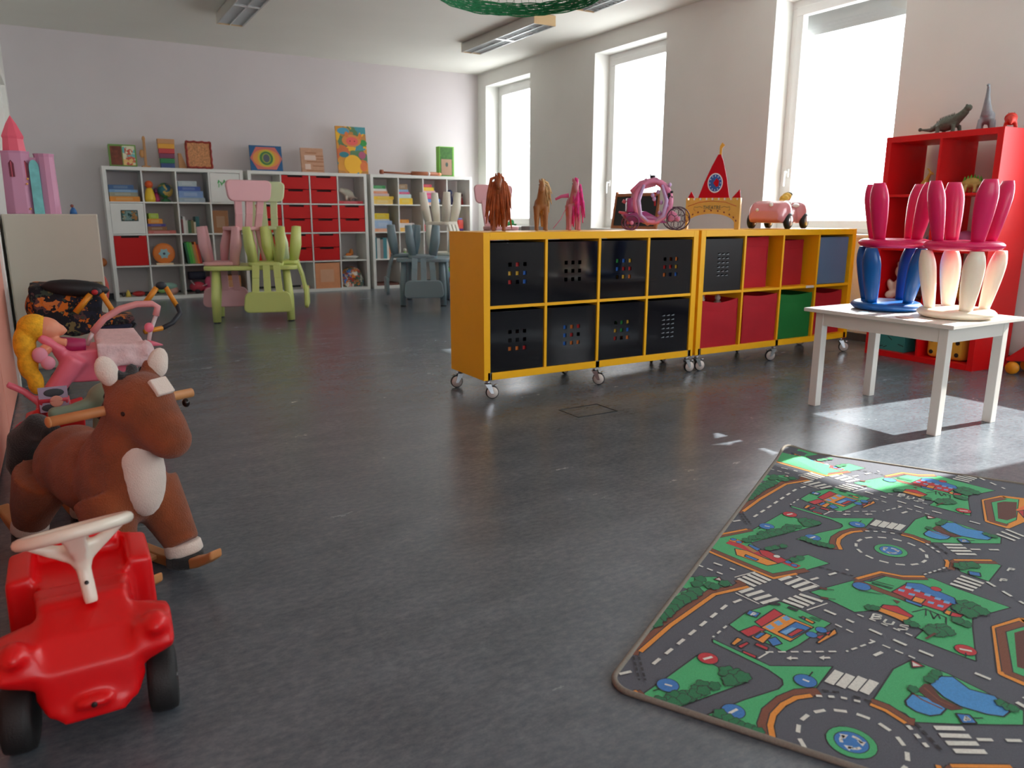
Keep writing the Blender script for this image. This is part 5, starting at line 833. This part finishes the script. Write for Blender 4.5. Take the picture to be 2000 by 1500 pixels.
def rug():
    rw, rl = 1.33, 1.868; O = Vector((.864, 1.088)); rz = math.atan2(.491, .871)
    t = thing('road_rug', 'grey and green play rug printed with roads, houses and ponds', 'rug', (O.x, O.y, 0), rz)
    def lift(x, y):  # far left corner curls up a little
        d = math.hypot(x-rl, y); return .030*max(0, 1-d/.16)**2
    def rr(inset, n=8, rad=.045):
        x0, x1, y0, y1, r = inset, rl-inset, inset, rw-inset, rad; p = []
        for cx, cy, a0 in ((x1-r, y1-r, 0), (x0+r, y1-r, 90), (x0+r, y0+r, 180), (x1-r, y0+r, 270)):
            p += [(cx+r*math.cos(math.radians(a0+90*k/n)), cy+r*math.sin(math.radians(a0+90*k/n))) for k in range(n+1)]
        return p
    # local y of the rug runs along -v, so v -> y = -v
    mt = {}
    def pile(c):
        k = tuple(c)
        if k not in mt: mt[k] = mat(c, .95, .10, 260, .5, 700, sheen=.1)
        return mt[k]
    b = MB().use(pile(RC['a'])); N = 40
    vs = []; fs = []; P = rr(.006)
    def clip(poly, x0=.006, x1=rl-.006, y0=.006, y1=rw-.006):
        def cl(p, f, g):
            o = []
            for i in range(len(p)):
                a, c = p[i-1], p[i]; fa, fc = f(a), f(c)
                if fc >= 0:
                    if fa < 0: q = fa/(fa-fc); o.append((a[0]+(c[0]-a[0])*q, a[1]+(c[1]-a[1])*q))
                    o.append(c)
                elif fa >= 0: q = fa/(fa-fc); o.append((a[0]+(c[0]-a[0])*q, a[1]+(c[1]-a[1])*q))
            return o
        p = cl(poly, lambda q: q[0]-x0, 0); p = cl(p, lambda q: x1-q[0], 0) if p else p; p = cl(p, lambda q: q[1]-y0, 0) if p else p; p = cl(p, lambda q: y1-q[1], 0) if p else p
        # rounded corners
        for cx, cy, sx, sy in ((0, 0, 1, 1), (rl, 0, -1, 1)):
            if p: p = cl(p, lambda q: (q[0]-cx)*sx+(q[1]-cy)*sy-.030, 0)
        return p
    lay = [0.0]
    def put(poly, col, z):
        p = clip(poly)
        if len(p) < 3: return
        if abs(sum(p[i-1][0]*p[i][1]-p[i][0]*p[i-1][1] for i in range(len(p)))) < 1e-6: return
        b.use(pile(RC[col])); b.add([(x, -y, z+lift(x, y)) for x, y in p], [tuple(range(len(p)))])
    # base slab, subdivided so that the corner can lift
    n = 30; xs = [.006+(rl-.012)*i/n for i in range(n+1)]; ysl = [.006+(rw-.012)*(j/20)**1.3 for j in range(21)]
    for i in range(n):
        for j in range(20): put([(xs[i], ysl[j]), (xs[i+1], ysl[j]), (xs[i+1], ysl[j+1]), (xs[i], ysl[j+1])], 'a', .0075)
    PER = .939
    zz = [.0080]
    def strip(pts, w):
        out = []
        for a, c in zip(pts, pts[1:]):
            dx, dy = c[0]-a[0], c[1]-a[1]; L_ = math.hypot(dx, dy)
            if L_ < 1e-6: continue
            nx, ny = -dy/L_*w/2, dx/L_*w/2; ex, ey = dx/L_*w*.12, dy/L_*w*.12
            out.append([(a[0]+nx-ex, a[1]+ny-ey), (a[0]-nx-ex, a[1]-ny-ey), (c[0]-nx+ex, c[1]-ny+ey), (c[0]+nx+ex, c[1]+ny+ey)])
        return out
    def circ(c, r, n=20): return [(c[0]+r*math.cos(2*PI*k/n), c[1]+r*math.sin(2*PI*k/n)) for k in range(n)]
    for off in (-PER, 0, PER):
        for idx, it in enumerate(RUG):
            z = .0080+idx*.0000105; T = lambda q: (q[0]/1000+off, q[1]/1000)
            k = it[0]
            if k == 'P':
                pts = [T(q) for q in it[2]]
                if it[1] in 'gruop' and len(pts) > 2:   # dark outline
                    for s in strip(pts+[pts[0]], .0035): put(s, 'k', z+.000006)
                put(pts, it[1], z)
            elif k == 'L':
                pts = [T(q) for q in it[3]]
                if it[1] in 'bo' and it[2] > 8:
                    for s in strip(pts, it[2]/1000+.005): put(s, 'k', z-.000004)
                for s in strip(pts, it[2]/1000): put(s, it[1], z)
                if it[2] > 8:
                    for q in pts[1:-1]: put(circ(q, it[2]/2000, 14), it[1], z+.000003)
            elif k == 'D':
                pts = [T(q) for q in it[5]]; a_, g_ = it[3]/1000, it[4]/1000; pos = 0
                for a, c in zip(pts, pts[1:]):
                    L_ = math.hypot(c[0]-a[0], c[1]-a[1]); s0 = pos
                    while s0 < L_:
                        e0 = min(L_, s0+a_)
                        if e0-max(0, s0) > .004:
                            p0 = max(0, s0); A_ = (a[0]+(c[0]-a[0])*p0/L_, a[1]+(c[1]-a[1])*p0/L_); B_ = (a[0]+(c[0]-a[0])*e0/L_, a[1]+(c[1]-a[1])*e0/L_)
                            for s in strip([A_, B_], it[2]/1000): put(s, it[1], z)
                        s0 += a_+g_
                    pos = s0-L_
            elif k == 'C':
                c = T(it[3]); r = it[2]/1000
                if it[1] == 'q':
                    rnd = random.Random(idx); poly = [(c[0]+r*(1+.16*math.sin(5*a+idx))*math.cos(a), c[1]+r*(.8+.13*math.cos(6*a+idx))*math.sin(a)) for a in [2*PI*k2/22 for k2 in range(22)]]
                    put([(c[0]+(q[0]-c[0])*1.12, c[1]+(q[1]-c[1])*1.12) for q in poly], 'k', z-.000005); put(poly, 'q', z)
                else: put(circ(c, r+.0018), 'k', z-.000005); put(circ(c, r), it[1], z)
            elif k == 'R':
                c = T(it[3]); r = it[2]/1000
                for q in range(14): a = 2*PI*q/14; a2 = a+.24; [put(s, 'w', z) for s in strip([(c[0]+r*math.cos(a), c[1]+r*math.sin(a)), (c[0]+r*math.cos(a2), c[1]+r*math.sin(a2))], .008)]
            elif k == 'A':
                c = T(it[3]); r = it[2]/1000
                for q in range(3):
                    a = 2*PI*q/3; pts = [(c[0]+r*math.cos(a+u), c[1]+r*math.sin(a+u)) for u in (0, .4, .8, 1.2)]
                    for s in strip(pts, .006): put(s, 'w', z)
                    e = pts[-1]; put([(e[0]+.009*math.cos(a+1.3+u), e[1]+.009*math.sin(a+1.3+u)) for u in (PI/2, PI/2+2.1, PI/2+4.2)], 'w', z)
    # patches of lawn on the far side of the rug
    for off in (0, PER):
        for poly in ([(.1, .95), (.45, .92), (.5, 1.2), (.15, 1.25)], [(.6, .98), (.85, .95), (.88, 1.22), (.62, 1.25)]): put([(x+off, y) for x, y in poly], 'g', .0105)
    b.build('pile', t)
    bb = MB().use(mat((128, 122, 112), .9, .1, 200, .5, 500), True); P = rr(.004, 8, .05)
    dense = []
    for i in range(len(P)):
        a, c = P[i], P[(i+1) % len(P)]; m_ = max(1, int(math.hypot(c[0]-a[0], c[1]-a[1])/.03))
        dense += [(a[0]+(c[0]-a[0])*k/m_, a[1]+(c[1]-a[1])*k/m_) for k in range(m_)]
    bb.tube([(x, -y, .0065+lift(x, y)) for x, y in dense], .0065, 8, closed=True); bb.build('binding', t)
    bs = MB().use(mat((70, 66, 62), .9)); bs.prism([(x, -y, .0005) for x, y in rr(.16)], (0, 0, .0055)); bs.build('backing', t)
rug()
# ------------------------------------------------------------ rocking horse
def rocking_horse():
    rz = math.atan2(-.903, .43); t = thing('rocking_horse', 'brown plush rocking horse with white chest on wooden rockers', 'rocking horse', (.016, 2.265, 0), rz)
    mb = mat((128, 62, 24), .95, .25, 14, .9, 260, sheen=.15); mw = mat((214, 200, 188), .95, .05, 20, .6, 260, sheen=.3); mk = mat((20, 18, 18), .95, .1, 20, .8, 240, sheen=.2); wd = mat((190, 130, 78), .5, .12, 12)
    b = MB().use(mb, True)
    b.ell((0, 0, .262), (.175, .108, .112)); b.ell((-.10, 0, .272), (.10, .106, .106)); b.ell((.13, 0, .265), (.115, .105, .125), (0, -.3, 0)); b.ell((.185, 0, .285), (.075, .085, .125))
    b.tube([(.13, 0, .31), (.18, .01, .39), (.205, .02, .455)], [.10, .082, .072], 18)
    b.ell((.225, .022, .478), (.088, .084, .086), (0, .3, 0)); b.ell((.245, .035, .44), (.075, .074, .07)); b.tube([(.25, .030, .45), (.280, .042, .415), (.292, .048, .395)], [.070, .062, .057], 16); b.ell((.292, .048, .395), (.058, .057, .048), (0, .6, 0))
    for sy in (-1, 1):
        b.tube([(.16, sy*.06, .24), (.215, sy*.078, .14), (.255, sy*.082, .085)], [.075, .055, .044], 16); b.tube([(-.15, sy*.06, .24), (-.205, sy*.078, .14), (-.235, sy*.08, .085)], [.082, .060, .046], 16)
        b.tube([(.195, sy*.045+.025, .53), (.188, sy*.058+.025, .58)], [.030, .018], 12)
    b.build('body', t, remesh=.007, smooth_it=6)
    for sx, sy in ((1, -1), (1, 1), (-1, -1), (-1, 1)):
        b = MB().use(mk, True); hx = .257 if sx > 0 else -.241; b.tube([(hx, sy*.082, .030), (hx, sy*.082, .062)], [.050, .047], 18); b.build('hoof', t, remesh=.006, smooth_it=3)
        b = MB().use(mw, True); b.tube([(hx, sy*.082, .060), (hx-sx*.006, sy*.081, .092)], [.0495, .0475], 18); b.build('fetlock_band', t, remesh=.006, smooth_it=3)
    b = MB().use(mw, True); n = 14; vs = []; fs = []
    for i in range(n+1):
        for j in range(n+1):
            u, v = i/n*2-1, j/n*2-1; k = math.sqrt(max(0, 1-v*v))*(.75 if v > 0 else 1)**.5; yy = u*.062*(.55+.45*k)*(1-.35*max(0, v))*k; zz = .265+v*.115; vs.append((yy, zz))
    from mathutils.bvhtree import BVHTree
    b.ell((.226, .006, .305), (.050, .058, .118), (0, -.06, 0), 24); b.build('chest_patch', t)
    for sy in (-1, 1):
        b = MB().use(mw, True); b.ell((.200, sy*.066+.027, .572), (.018, .028, .042), (sy*-.35, 0, 0)); b.ell((.207, sy*.066+.027, .562), (.018, .022, .030), (sy*-.35, 0, 0)); b.build('ear', t, remesh=.005, smooth_it=3)
        b = MB().use(mat((15, 10, 8), .1), True); b.ell((.276+.014*sy, sy*.074+.032, .476), (.011, .009, .012)); b.build('eye', t)
    b = MB().use(mw, False); b.box((.288, .045, .530), (.014, .054, .046), (0, -.65, .25)); b.build('forehead_patch', t, bevel=.004, seg=3)
    b = MB().use(mk, True)
    for k in range(26): rnd = random.Random(k); a = k/25; x, z = .225-.11*a, .558-.22*a**1.4; yy = rnd.uniform(-.03, .03); b.tube([(x, yy*.4, z-.01), (x-.02, yy, z+.012), (x-.045, yy*1.6, z-.02)], [.016, .015, .005], 8)
    b.build('mane', t, remesh=.006, smooth_it=1)
    b = MB().use(mk, True); b.tube([(-.16, -.02, .345), (-.215, -.035, .365), (-.275, -.05, .32), (-.30, -.055, .24), (-.295, -.05, .16)], [.030, .040, .044, .040, .016], 12); b.build('tail', t, remesh=.007, smooth_it=2)
    b = MB().use(wd, True); b.cyl((.195, -.185, .475), (.195, .185, .475), .0125, seg=14); b.ell((.195, -.185, .475), (.0135, .006, .0135)); b.build('handlebar', t)
    for sy in (-1, 1):
        b = MB().use(wd, False); n = 24; top_ = []; bot = []
        for i in range(n+1):
            u = i/n*2-1; x = u*.40; zb = .0015+.070*u**4+.012*u*u; th = .030 if abs(u) < .8 else .030-.006*(abs(u)-.8)/.2; bot.append((x, zb)); top_.append((x, zb+th))
        prof = bot+top_[::-1]; b.prism([(x, sy*.082-.018, z) for x, z in prof], (0, .036, 0)); b.build('rocker', t, bevel=.006, seg=3)
    for x in (-.13, .13): b = MB().use(wd); b.bb(x-.02, x+.02, -.064, .064, .020, .032); b.build('cross_bar', t, bevel=.002)
rocking_horse()
# ------------------------------------------------------------ red ride-on car, front left
def ride_on():
    t = thing('ride_on_car', 'red plastic ride-on car with white steering wheel, bottom left', 'ride-on toy', (-.035, 1.452, 0), 0)
    m = mat((212, 8, 16), .32, .02, 6, spec=.45); b = MB().use(m, True)
    def H_(*rows): b.hull([(sx*w, y, z) for w, y, z in rows for sx in (-1, 1)])
    H_((.070, -.035, .075), (.078, -.030, .16), (.075, .02, .205), (.075, .13, .235), (.09, .0, .10), (.085, .13, .08))   # bonnet
    H_((.075, .10, .235), (.085, .20, .225), (.085, .20, .08), (.075, .10, .08))
    H_((.072, .15, .215), (.085, .30, .200), (.085, .40, .205), (.09, .42, .08), (.09, .15, .08))       # saddle and rear
    for sx in (-1, 1):
        X = lambda *r: b.hull([(sx*x, y, z) for x, y, z in r])
        X((.075, -.01, .205), (.140, -.01, .205), (.145, .05, .205), (.145, .10, .19), (.075, .10, .21), (.075, -.03, .16), (.142, -.028, .165), (.142, -.01, .148), (.146, .09, .150), (.07, -.01, .12))
        X((.06, -.03, .09), (.085, -.015, .17), (.07, -.01, .19), (.092, .0, .15), (.075, -.02, .07))
        b.ell((sx*.112, -.002, .200), (.024, .034, .022)); 
        X((.085, .25, .232), (.134, .25, .225), (.137, .25, .10), (.137, .42, .10), (.134, .41, .225), (.085, .41, .235), (.085, .25, .08), (.085, .42, .08))
    H_((.06, .38, .26), (.08, .42, .25), (.09, .43, .14), (.09, .38, .14))
    H_((.050, -.045, .062), (.058, -.042, .088), (.07, .03, .058), (.07, .03, .10)); b.ell((0, -.045, .098), (.034, .012, .012))
    b.build('car_body', t, remesh=.0055, smooth_it=13)
    b = MB().use(mat((30, 12, 12), .6), True); b.lathe([(0, 0), (.005, 0), (.005, .002), (0, .002)], (0, -.0585, .100), 12, (PI/2, 0, 0)); b.build('tow_hole', t)
    for sx, y, a, w in ((-1, .03, -.10, .026), (1, .03, -.10, .026), (-1, .36, 0, .022), (1, .36, 0, .022)):
        q = MB().use(mat((22, 22, 23), .65, .05, 40, .2, 300), True); R = .062; q.lathe([(0, -w*.6), (.03, -w*.8), (.048, -w), (.058, -w*.9), (R, -w*.45), (R, w*.45), (.058, w*.9), (.048, w), (.03, w*.8), (0, w*.6)], (sx*.118, y, R+.0005), 40, (0, PI/2, a)); wv = q.build('wheel', t)
        q = MB().use(mat((180, 30, 34), .4), True); q.lathe([(.026, w*.84), (.028, w*.93), (.034, w*.93), (.034, w*.84)], (sx*.118, y, R+.0005), 24, (0, sx*PI/2, a)); q.use(m_chrome); q.ell((sx*(.118+w*.8), y, R), (.006, .008, .008)); q.build('hubcap', wv)
    sw = thing('steering_wheel', None, None, (.014, .085, .232)); sw.parent = t; sw.rotation_euler = (math.radians(-18), math.radians(-6), 0)
    for k in ('label', 'category', 'group'):
        if k in sw: del sw[k]
    mwh = mat((228, 220, 204), .32, coat=.2)
    b = MB().use(mwh, True); b.tube([(.092*math.cos(a), .092*math.sin(a), .135) for a in [2*PI*k/48 for k in range(48)]], .0115, 10, closed=True); b.build('rim', sw)
    b = MB().use(mwh, True); b.tube([(0, 0, -.005), (0, 0, .07)], [.0125, .0135], 16); b.ell((0, 0, .105), (.035, .035, .014)); b.tube([(0, 0, .06), (0, 0, .10)], [.013, .030], 16)
    for a in (0.0, PI, PI*1.5, PI*.5): b.hull([(math.cos(a)*r-math.sin(a)*s*w, math.sin(a)*r+math.cos(a)*s*w, z) for r, z, w in ((.01, .07, .010), (.01, .108, .016), (.089, .128, .022), (.089, .137, .022)) for s in (-1, 1)])
    b.build('column', sw, remesh=.005, smooth_it=3)
    b = MB().use(mat((60, 60, 60), .3, metal=1), True); b.ell((0, -.013, .035), (.004, .003, .004)); b.build('screw', sw)
ride_on()
# ------------------------------------------------------------ white cabinet and toy castle
b = MB().use(mat((206, 198, 182), .6)); b.bb(-.278, .226, 5.52, 5.95, 0, .951); o = b.build('cabinet', None, bevel=.003)
o['label'] = 'plain cream low cabinet at left carrying the pink toy castle'; o['category'] = 'cabinet'
b = MB().use(mat((196, 188, 172), .6)); b.bb(-.272, .220, 5.505, 5.519, .012, .945); b.build('side_panel', o, bevel=.002)
def castle():
    t = thing('toy_castle', 'pink toy castle with pointed spire and teal door on cabinet', 'toy castle', (-.14, 5.72, .952), 0)
    mp = mat((202, 140, 170), .45); mh = mat((236, 96, 118), .4); mtl = mat((110, 190, 190), .4, .15, 25)
    b = MB().use(mp); b.lathe([(.088, 0), (.080, .36), (.084, .375), (.0, .375)], (-.035, 0, 0), 8, (0, 0, PI/8)); b.build('tower', t, bevel=.003)
    b = MB().use(mp); b.lathe([(.060, 0), (.054, .345), (.058, .365), (0, .365)], (.115, 0, 0), 12); b.build('tower', t)
    b = MB().use(mp); b.bb(.02, .09, -.03, .05, 0, .34); b.build('wall_piece', t)
    b = MB().use(mh); b.lathe([(.065, 0), (.058, .07), (.063, .085), (.03, .16), (0, .21)], (-.035, 0, .376), 8, (0, 0, PI/8)); b.build('spire', t)
    b = MB().use(mtl); b.prism([(.03, -.075, 0), (.085, -.075, 0), (.082, -.066, .27)]+[(.056+.026*math.cos(a), -.066, .28+.045*math.sin(a)) for a in [PI*k/8 for k in range(9)]]+[(.030, -.066, .27)], (0, .03, 0)); b.build('door', t)
    for x, y in ((-.06, -.083), (.012, -.062)):
        b = MB().use(mat((110, 20, 45), .5)); b.prism([(x-.014, y, .22), (x+.014, y, .22), (x+.014, y, .30), (x, y, .32), (x-.014, y, .30)], (0, .012, 0)); w = b.build('window', t); b = MB().use(mh); b.bb(x-.0015, x+.0015, y-.002, y, .22, .31); b.build('mullion', w)
    b = MB().use(mat((230, 165, 90), .5), True); [b.ell((.012+.006*math.sin(k*2), -.078, .03+k*.05), .007, seg=8) for k in (0, 3, 3.6)]; b.build('flower_trim', t)
castle()
b = MB().use(mat((40, 100, 160), .5), True); b.lathe([(.022, 0), (.018, .02), (.008, .04)], (0, 0, 0), 14); b.use(mat((120, 60, 50), .5)); b.ell((-.004, 0, .05), .010); o = b.build('toy_figure'); o.location = (.10, 5.66, .952); tag(o, 'tiny blue toy figure right of the castle on the cabinet', 'toy figure')
# ------------------------------------------------------------ floral doll buggy
def buggy():
    t = thing('doll_buggy', 'dark floral doll buggy with orange handles in front of cabinet', 'doll buggy', (.02, 4.75, 0), 0)
    mf = patch_mat('floral_fabric', [(22, 24, 34), (22, 22, 30), (30, 34, 50), (24, 26, 34), (200, 120, 60), (120, 110, 70), (20, 20, 26), (90, 60, 60), (26, 28, 40), (205, 110, 30), (24, 26, 34), (60, 72, 60)], 26, .9); mk = mat((18, 19, 24), .6); mo = mat((226, 146, 36), .45)
    b = MB().use(mf, True); b.ell((-.05, .05, .46), (.17, .17, .14)); b.hull([(x, y, z) for x, y, z in ((-.17, -.1, .36), (.12, -.1, .33), (-.19, -.1, .585), (.15, -.08, .50), (-.17, .2, .36), (.12, .2, .33), (-.18, .2, .59), (.18, .2, .575), (.0, -.08, .30))]); b.hull([(x, y, z) for x in (.0, .30) for y in (-.08, .16) for z in (.34, .40)]); b.build('hood', t, remesh=.014, smooth_it=4)
    b = MB().use(mk, True); b.ell((.03, -.08, .565), (.16, .07, .045), (0, .12, 0)); b.build('hood_lining', t)
    b = MB().use(mat((24, 30, 58), .8), True); b.hull([(.06, -.1, .35), (.30, -.1, .36), (.22, -.1, .30), (.12, -.1, .30), (.06, .12, .35), (.30, .12, .36), (.2, .12, .30)]); b.build('seat', t, remesh=.01, smooth_it=4)
    b = MB().use(mk, True)
    for y in (-.11, .13): b.tube([(.10, y, .34), (.25, y, .20), (.35, y, .055)], .009, 8); b.tube([(.30, y, .36), (.18, y, .22), (-.10, y, .055)], .009, 8)
    b.tube([(.35, -.11, .055), (.35, .13, .055)], .007, 8); b.tube([(-.10, -.11, .055), (-.10, .13, .055)], .007, 8); b.build('frame', t)
    for x in (.35, -.10):
        for y in (-.125, .145): w = MB().use(mk, True); w.lathe([(0, -.01), (.04, -.01), (.045, 0), (.04, .01), (0, .01)], (x, y, .0455), 20, (PI/2, 0, 0)); w.build('wheel', t)
    for bx, by, sc in ((.115, -.13, 1.0), (.46, .10, .95)):
        b = MB().use(mo, True); P = lambda x, z: (bx+x*sc, by, z)
        b.tube([P(-.10, .44), P(-.02, .535)], .016, 8); b.tube([P(.03, .535), P(.085, .42)], .014, 8); b.build('handle_tube', t)
        b = MB().use(mat((40, 44, 52), .6), True); b.ell(P(.005, .545), (.03, .022, .024)); b.build('handle_joint', t)
    b = MB().use(mat((180, 30, 36), .5), True); b.ell((.115, -.15, .545), (.016, .01, .014)); b.build('red_button', t)
    b = MB().use(mat((40, 44, 52), .6), True); b.tube([(.54, .10, .43), (.55, .08, .38), (.50, .04, .33), (.44, .0, .31)], .014, 8); b.build('grip', t)
    b = MB().use(mo, True); b.tube([(.44, .0, .31), (.34, -.04, .30)], .014, 8); b.build('handle_tube', t)
buggy()
# ------------------------------------------------------------ pink doll pram, doll, red toy, green ride-on
def pram():
    t = thing('doll_pram', 'pink plastic doll pram with white lace cover beside salmon doors', 'doll pram', (.03, 3.35, 0), 0)
    mp = mat((232, 118, 140), .4); ml = mat((222, 196, 198), .9, .08, 40, .6, 120)
    b = MB().use(mp, True)
    b.hull([(x, y, z) for x, y, z in ((-.10, -.10, .45), (.21, -.10, .44), (-.04, -.08, .32), (.17, -.08, .31), (-.10, .12, .45), (.21, .12, .44), (-.04, .10, .32), (.17, .10, .31))]); b.tube([(-.02, -.10, .42), (-.11, -.10, .30), (-.18, -.10, .15)], [.04, .035, .03], 10); b.tube([(-.14, -.10, .24), (-.20, -.10, .31), (-.25, -.10, .345)], .014, 8); b.tube([(-.06, -.1, .45), (-.13, -.1, .51)], .02, 8)
    b.build('pram_body', t, remesh=.009, smooth_it=4)
    b = MB().use(ml, True); b.hull([(x, y, z) for x, y, z in ((.05, -.13, .40), (.22, -.13, .36), (.05, -.13, .47), (.22, -.13, .455), (.05, .13, .45), (.22, .13, .44), (.05, .13, .5), (.2, .13, .49))]); [b.ell((.06+.022*k, -.135, .40+.01*math.sin(k*2)), (.014, .012, .02)) for k in range(8)]; b.ell((.22, -.1, .42), (.03, .05, .05)); b.build('lace_cover', t, remesh=.010, smooth_it=3)
    b = MB().use(mat((218, 150, 150), .5), True); b.tube([(.045, .0, .50), (.09, .0, .55), (.15, .0, .585), (.21, .0, .60), (.265, .0, .598), (.285, .0, .585), (.275, .0, .55)], .013, 8); b.build('handle', t)
    b = MB().use(mat((205, 190, 190), .4), True); b.tube([(.275, 0, .55), (.25, 0, .49), (.235, 0, .43)], .008, 8); b.build('handle_stem', t); b = MB().use(mat((205, 190, 190), .4), True); b.tube([(.045, 0, .50), (.02, 0, .45)], .008, 8); b.build('handle_stem', t)
    b = MB().use(mp, True); b.ell((.245, -.01, .505), (.018, .015, .02)); b.build('bow_knot', t); b = MB().use(mp, True); b.hull([(.235, y, .455) for y in (-.02, .02)]+[(.29, y, .43) for y in (-.02, .02)]+[(.235, y, .43) for y in (-.02, .02)]); b.build('bow', t)
    for x, y in ((-.20, -.12), (-.20, .12), (.18, -.12), (.18, .12)):
        w = MB().use(mat((230, 60, 110), .4), True); w.lathe([(.045, -.012), (.072, -.012), (.078, 0), (.072, .012), (.045, .012), (.045, -.012)], (x, y, .0785), 24, (PI/2, 0, 0)); w.use(mp); w.lathe([(0, -.006), (.047, -.006), (.047, .006), (0, .006)], (x, y, .0785), 16, (PI/2, 0, 0)); w.build('wheel', t)
    b = MB().use(mp, True)
    for y in (-.1, .1): b.tube([(.18, y, .08), (.10, y, .32)], .010, 8); b.tube([(-.20, y, .08), (-.15, y, .2)], .012, 8)
    b.build('pram_frame', t)
    d = thing('doll', 'blond baby doll with long yellow hair lying in pink pram', 'doll', (-.095, 3.28, .50))
    b = MB().use(mat((226, 150, 118), .5), True); b.ell((.02, 0, .035), (.052, .05, .042), (0, .4, 0)); b.ell((.06, -.0, .025), (.022, .03, .022)); b.ell((.078, 0, .022), .009); b.tube([(.03, -.02, -.01), (.08, -.03, -.02)], .016, 8); b.tube([(.0, -.03, -.03), (.02, -.05, -.045)], .018, 8); b.build('doll_body', d, remesh=.005, smooth_it=3)
    b = MB().use(mat((226, 172, 30), .8, .2, 60, .6, 150), True); b.ell((-.02, 0, .042), (.055, .058, .05)); b.ell((-.055, -.01, -.02), (.038, .05, .07)); b.ell((-.052, -.03, -.09), (.034, .035, .06)); b.ell((-.035, -.045, -.155), (.028, .025, .05)); b.build('hair', d, remesh=.006, smooth_it=3)
    b = MB().use(mat((160, 20, 80), .5), True); b.tube([(.03, -.0, -.02), (.09, -.0, -.035), (.14, 0, -.04)], [.024, .030, .026], 10); b.build('dress', d)
    b = MB().use(mat((225, 150, 170), .6), True); b.ell((-.01, -.06, -.055), (.026, .02, .03)); b.ell((.012, -.065, -.085), (.024, .02, .026)); b.build('sleeve', d)
pram()
def redtoy():
    t = thing('toy_wagon', 'red plastic toy wagon beneath the pink pram, behind rocking horse', 'toy wagon', (-.07, 3.02, 0), 0)
    b = MB().use(mat((200, 24, 28), .35), True); b.hull([(x, y, z) for x, y, z in ((-.085, -.08, .14), (.075, -.08, .14), (-.10, -.08, .26), (.085, -.08, .30), (-.085, .1, .14), (.075, .1, .14), (-.10, .1, .26), (.085, .1, .30))]); b.ell((.0, -.07, .27), (.085, .03, .05)); b.build('tub', t, remesh=.008, smooth_it=4)
    for x in (-.06, .06):
        for y in (-.1, .12): w = MB().use(m_tyre, True); w.lathe([(0, -.012), (.07, -.012), (.078, 0), (.07, .012), (0, .012)], (x, y, .0785), 20, (PI/2, 0, 0)); w.build('wheel', t)
    b = MB().use(mat((170, 160, 185), .5)); b.bb(-.045, .04, -.118, -.114, .30, .385); s = b.build('sticker_panel', t)
    b = MB().use(mat((60, 66, 72), .6), True); b.ell((.0, -.119, .365), (.030, .002, .014)); b.ell((-.02, -.119, .315), (.02, .002, .012)); b.use(mat((225, 160, 140), .6)); b.ell((.005, -.121, .335), (.020, .002, .020)); b.build('sticker_print', s)
    b = MB().use(mat((200, 60, 80), .4), True); b.tube([(-.04, -.08, .27), (-.04, -.112, .34), (.035, -.112, .34), (.035, -.08, .27)], .012, 8); b.build('sticker_post', t)
redtoy()
def greentoy():
    t = thing('ride_on_animal', 'sage green ride-on toy with side handles behind rocking horse', 'ride-on toy', (.075, 2.745, 0), 0)
    m = mat((120, 142, 122), .5); b = MB().use(m, True); b.ell((0, 0, .10), (.08, .15, .07)); b.tube([(0, -.02, .10), (0, -.03, .25), (.01, -.03, .34)], [.055, .05, .05], 14); b.ell((.02, -.03, .375), (.075, .06, .05)); b.tube([(-.02, -.04, .36), (-.10, -.05, .345), (-.145, -.05, .34)], [.028, .02, .02], 10); b.tube([(.05, -.04, .36), (.12, -.05, .34)], [.028, .02], 10); b.ell((-.145, -.05, .34), .022); b.build('body', t, remesh=.008, smooth_it=4)
    for x in (-.06, .06):
        for y in (-.11, .11): w = MB().use(m_tyre, True); w.ell((x, y, .0285), .028); w.build('wheel', t)
greentoy()
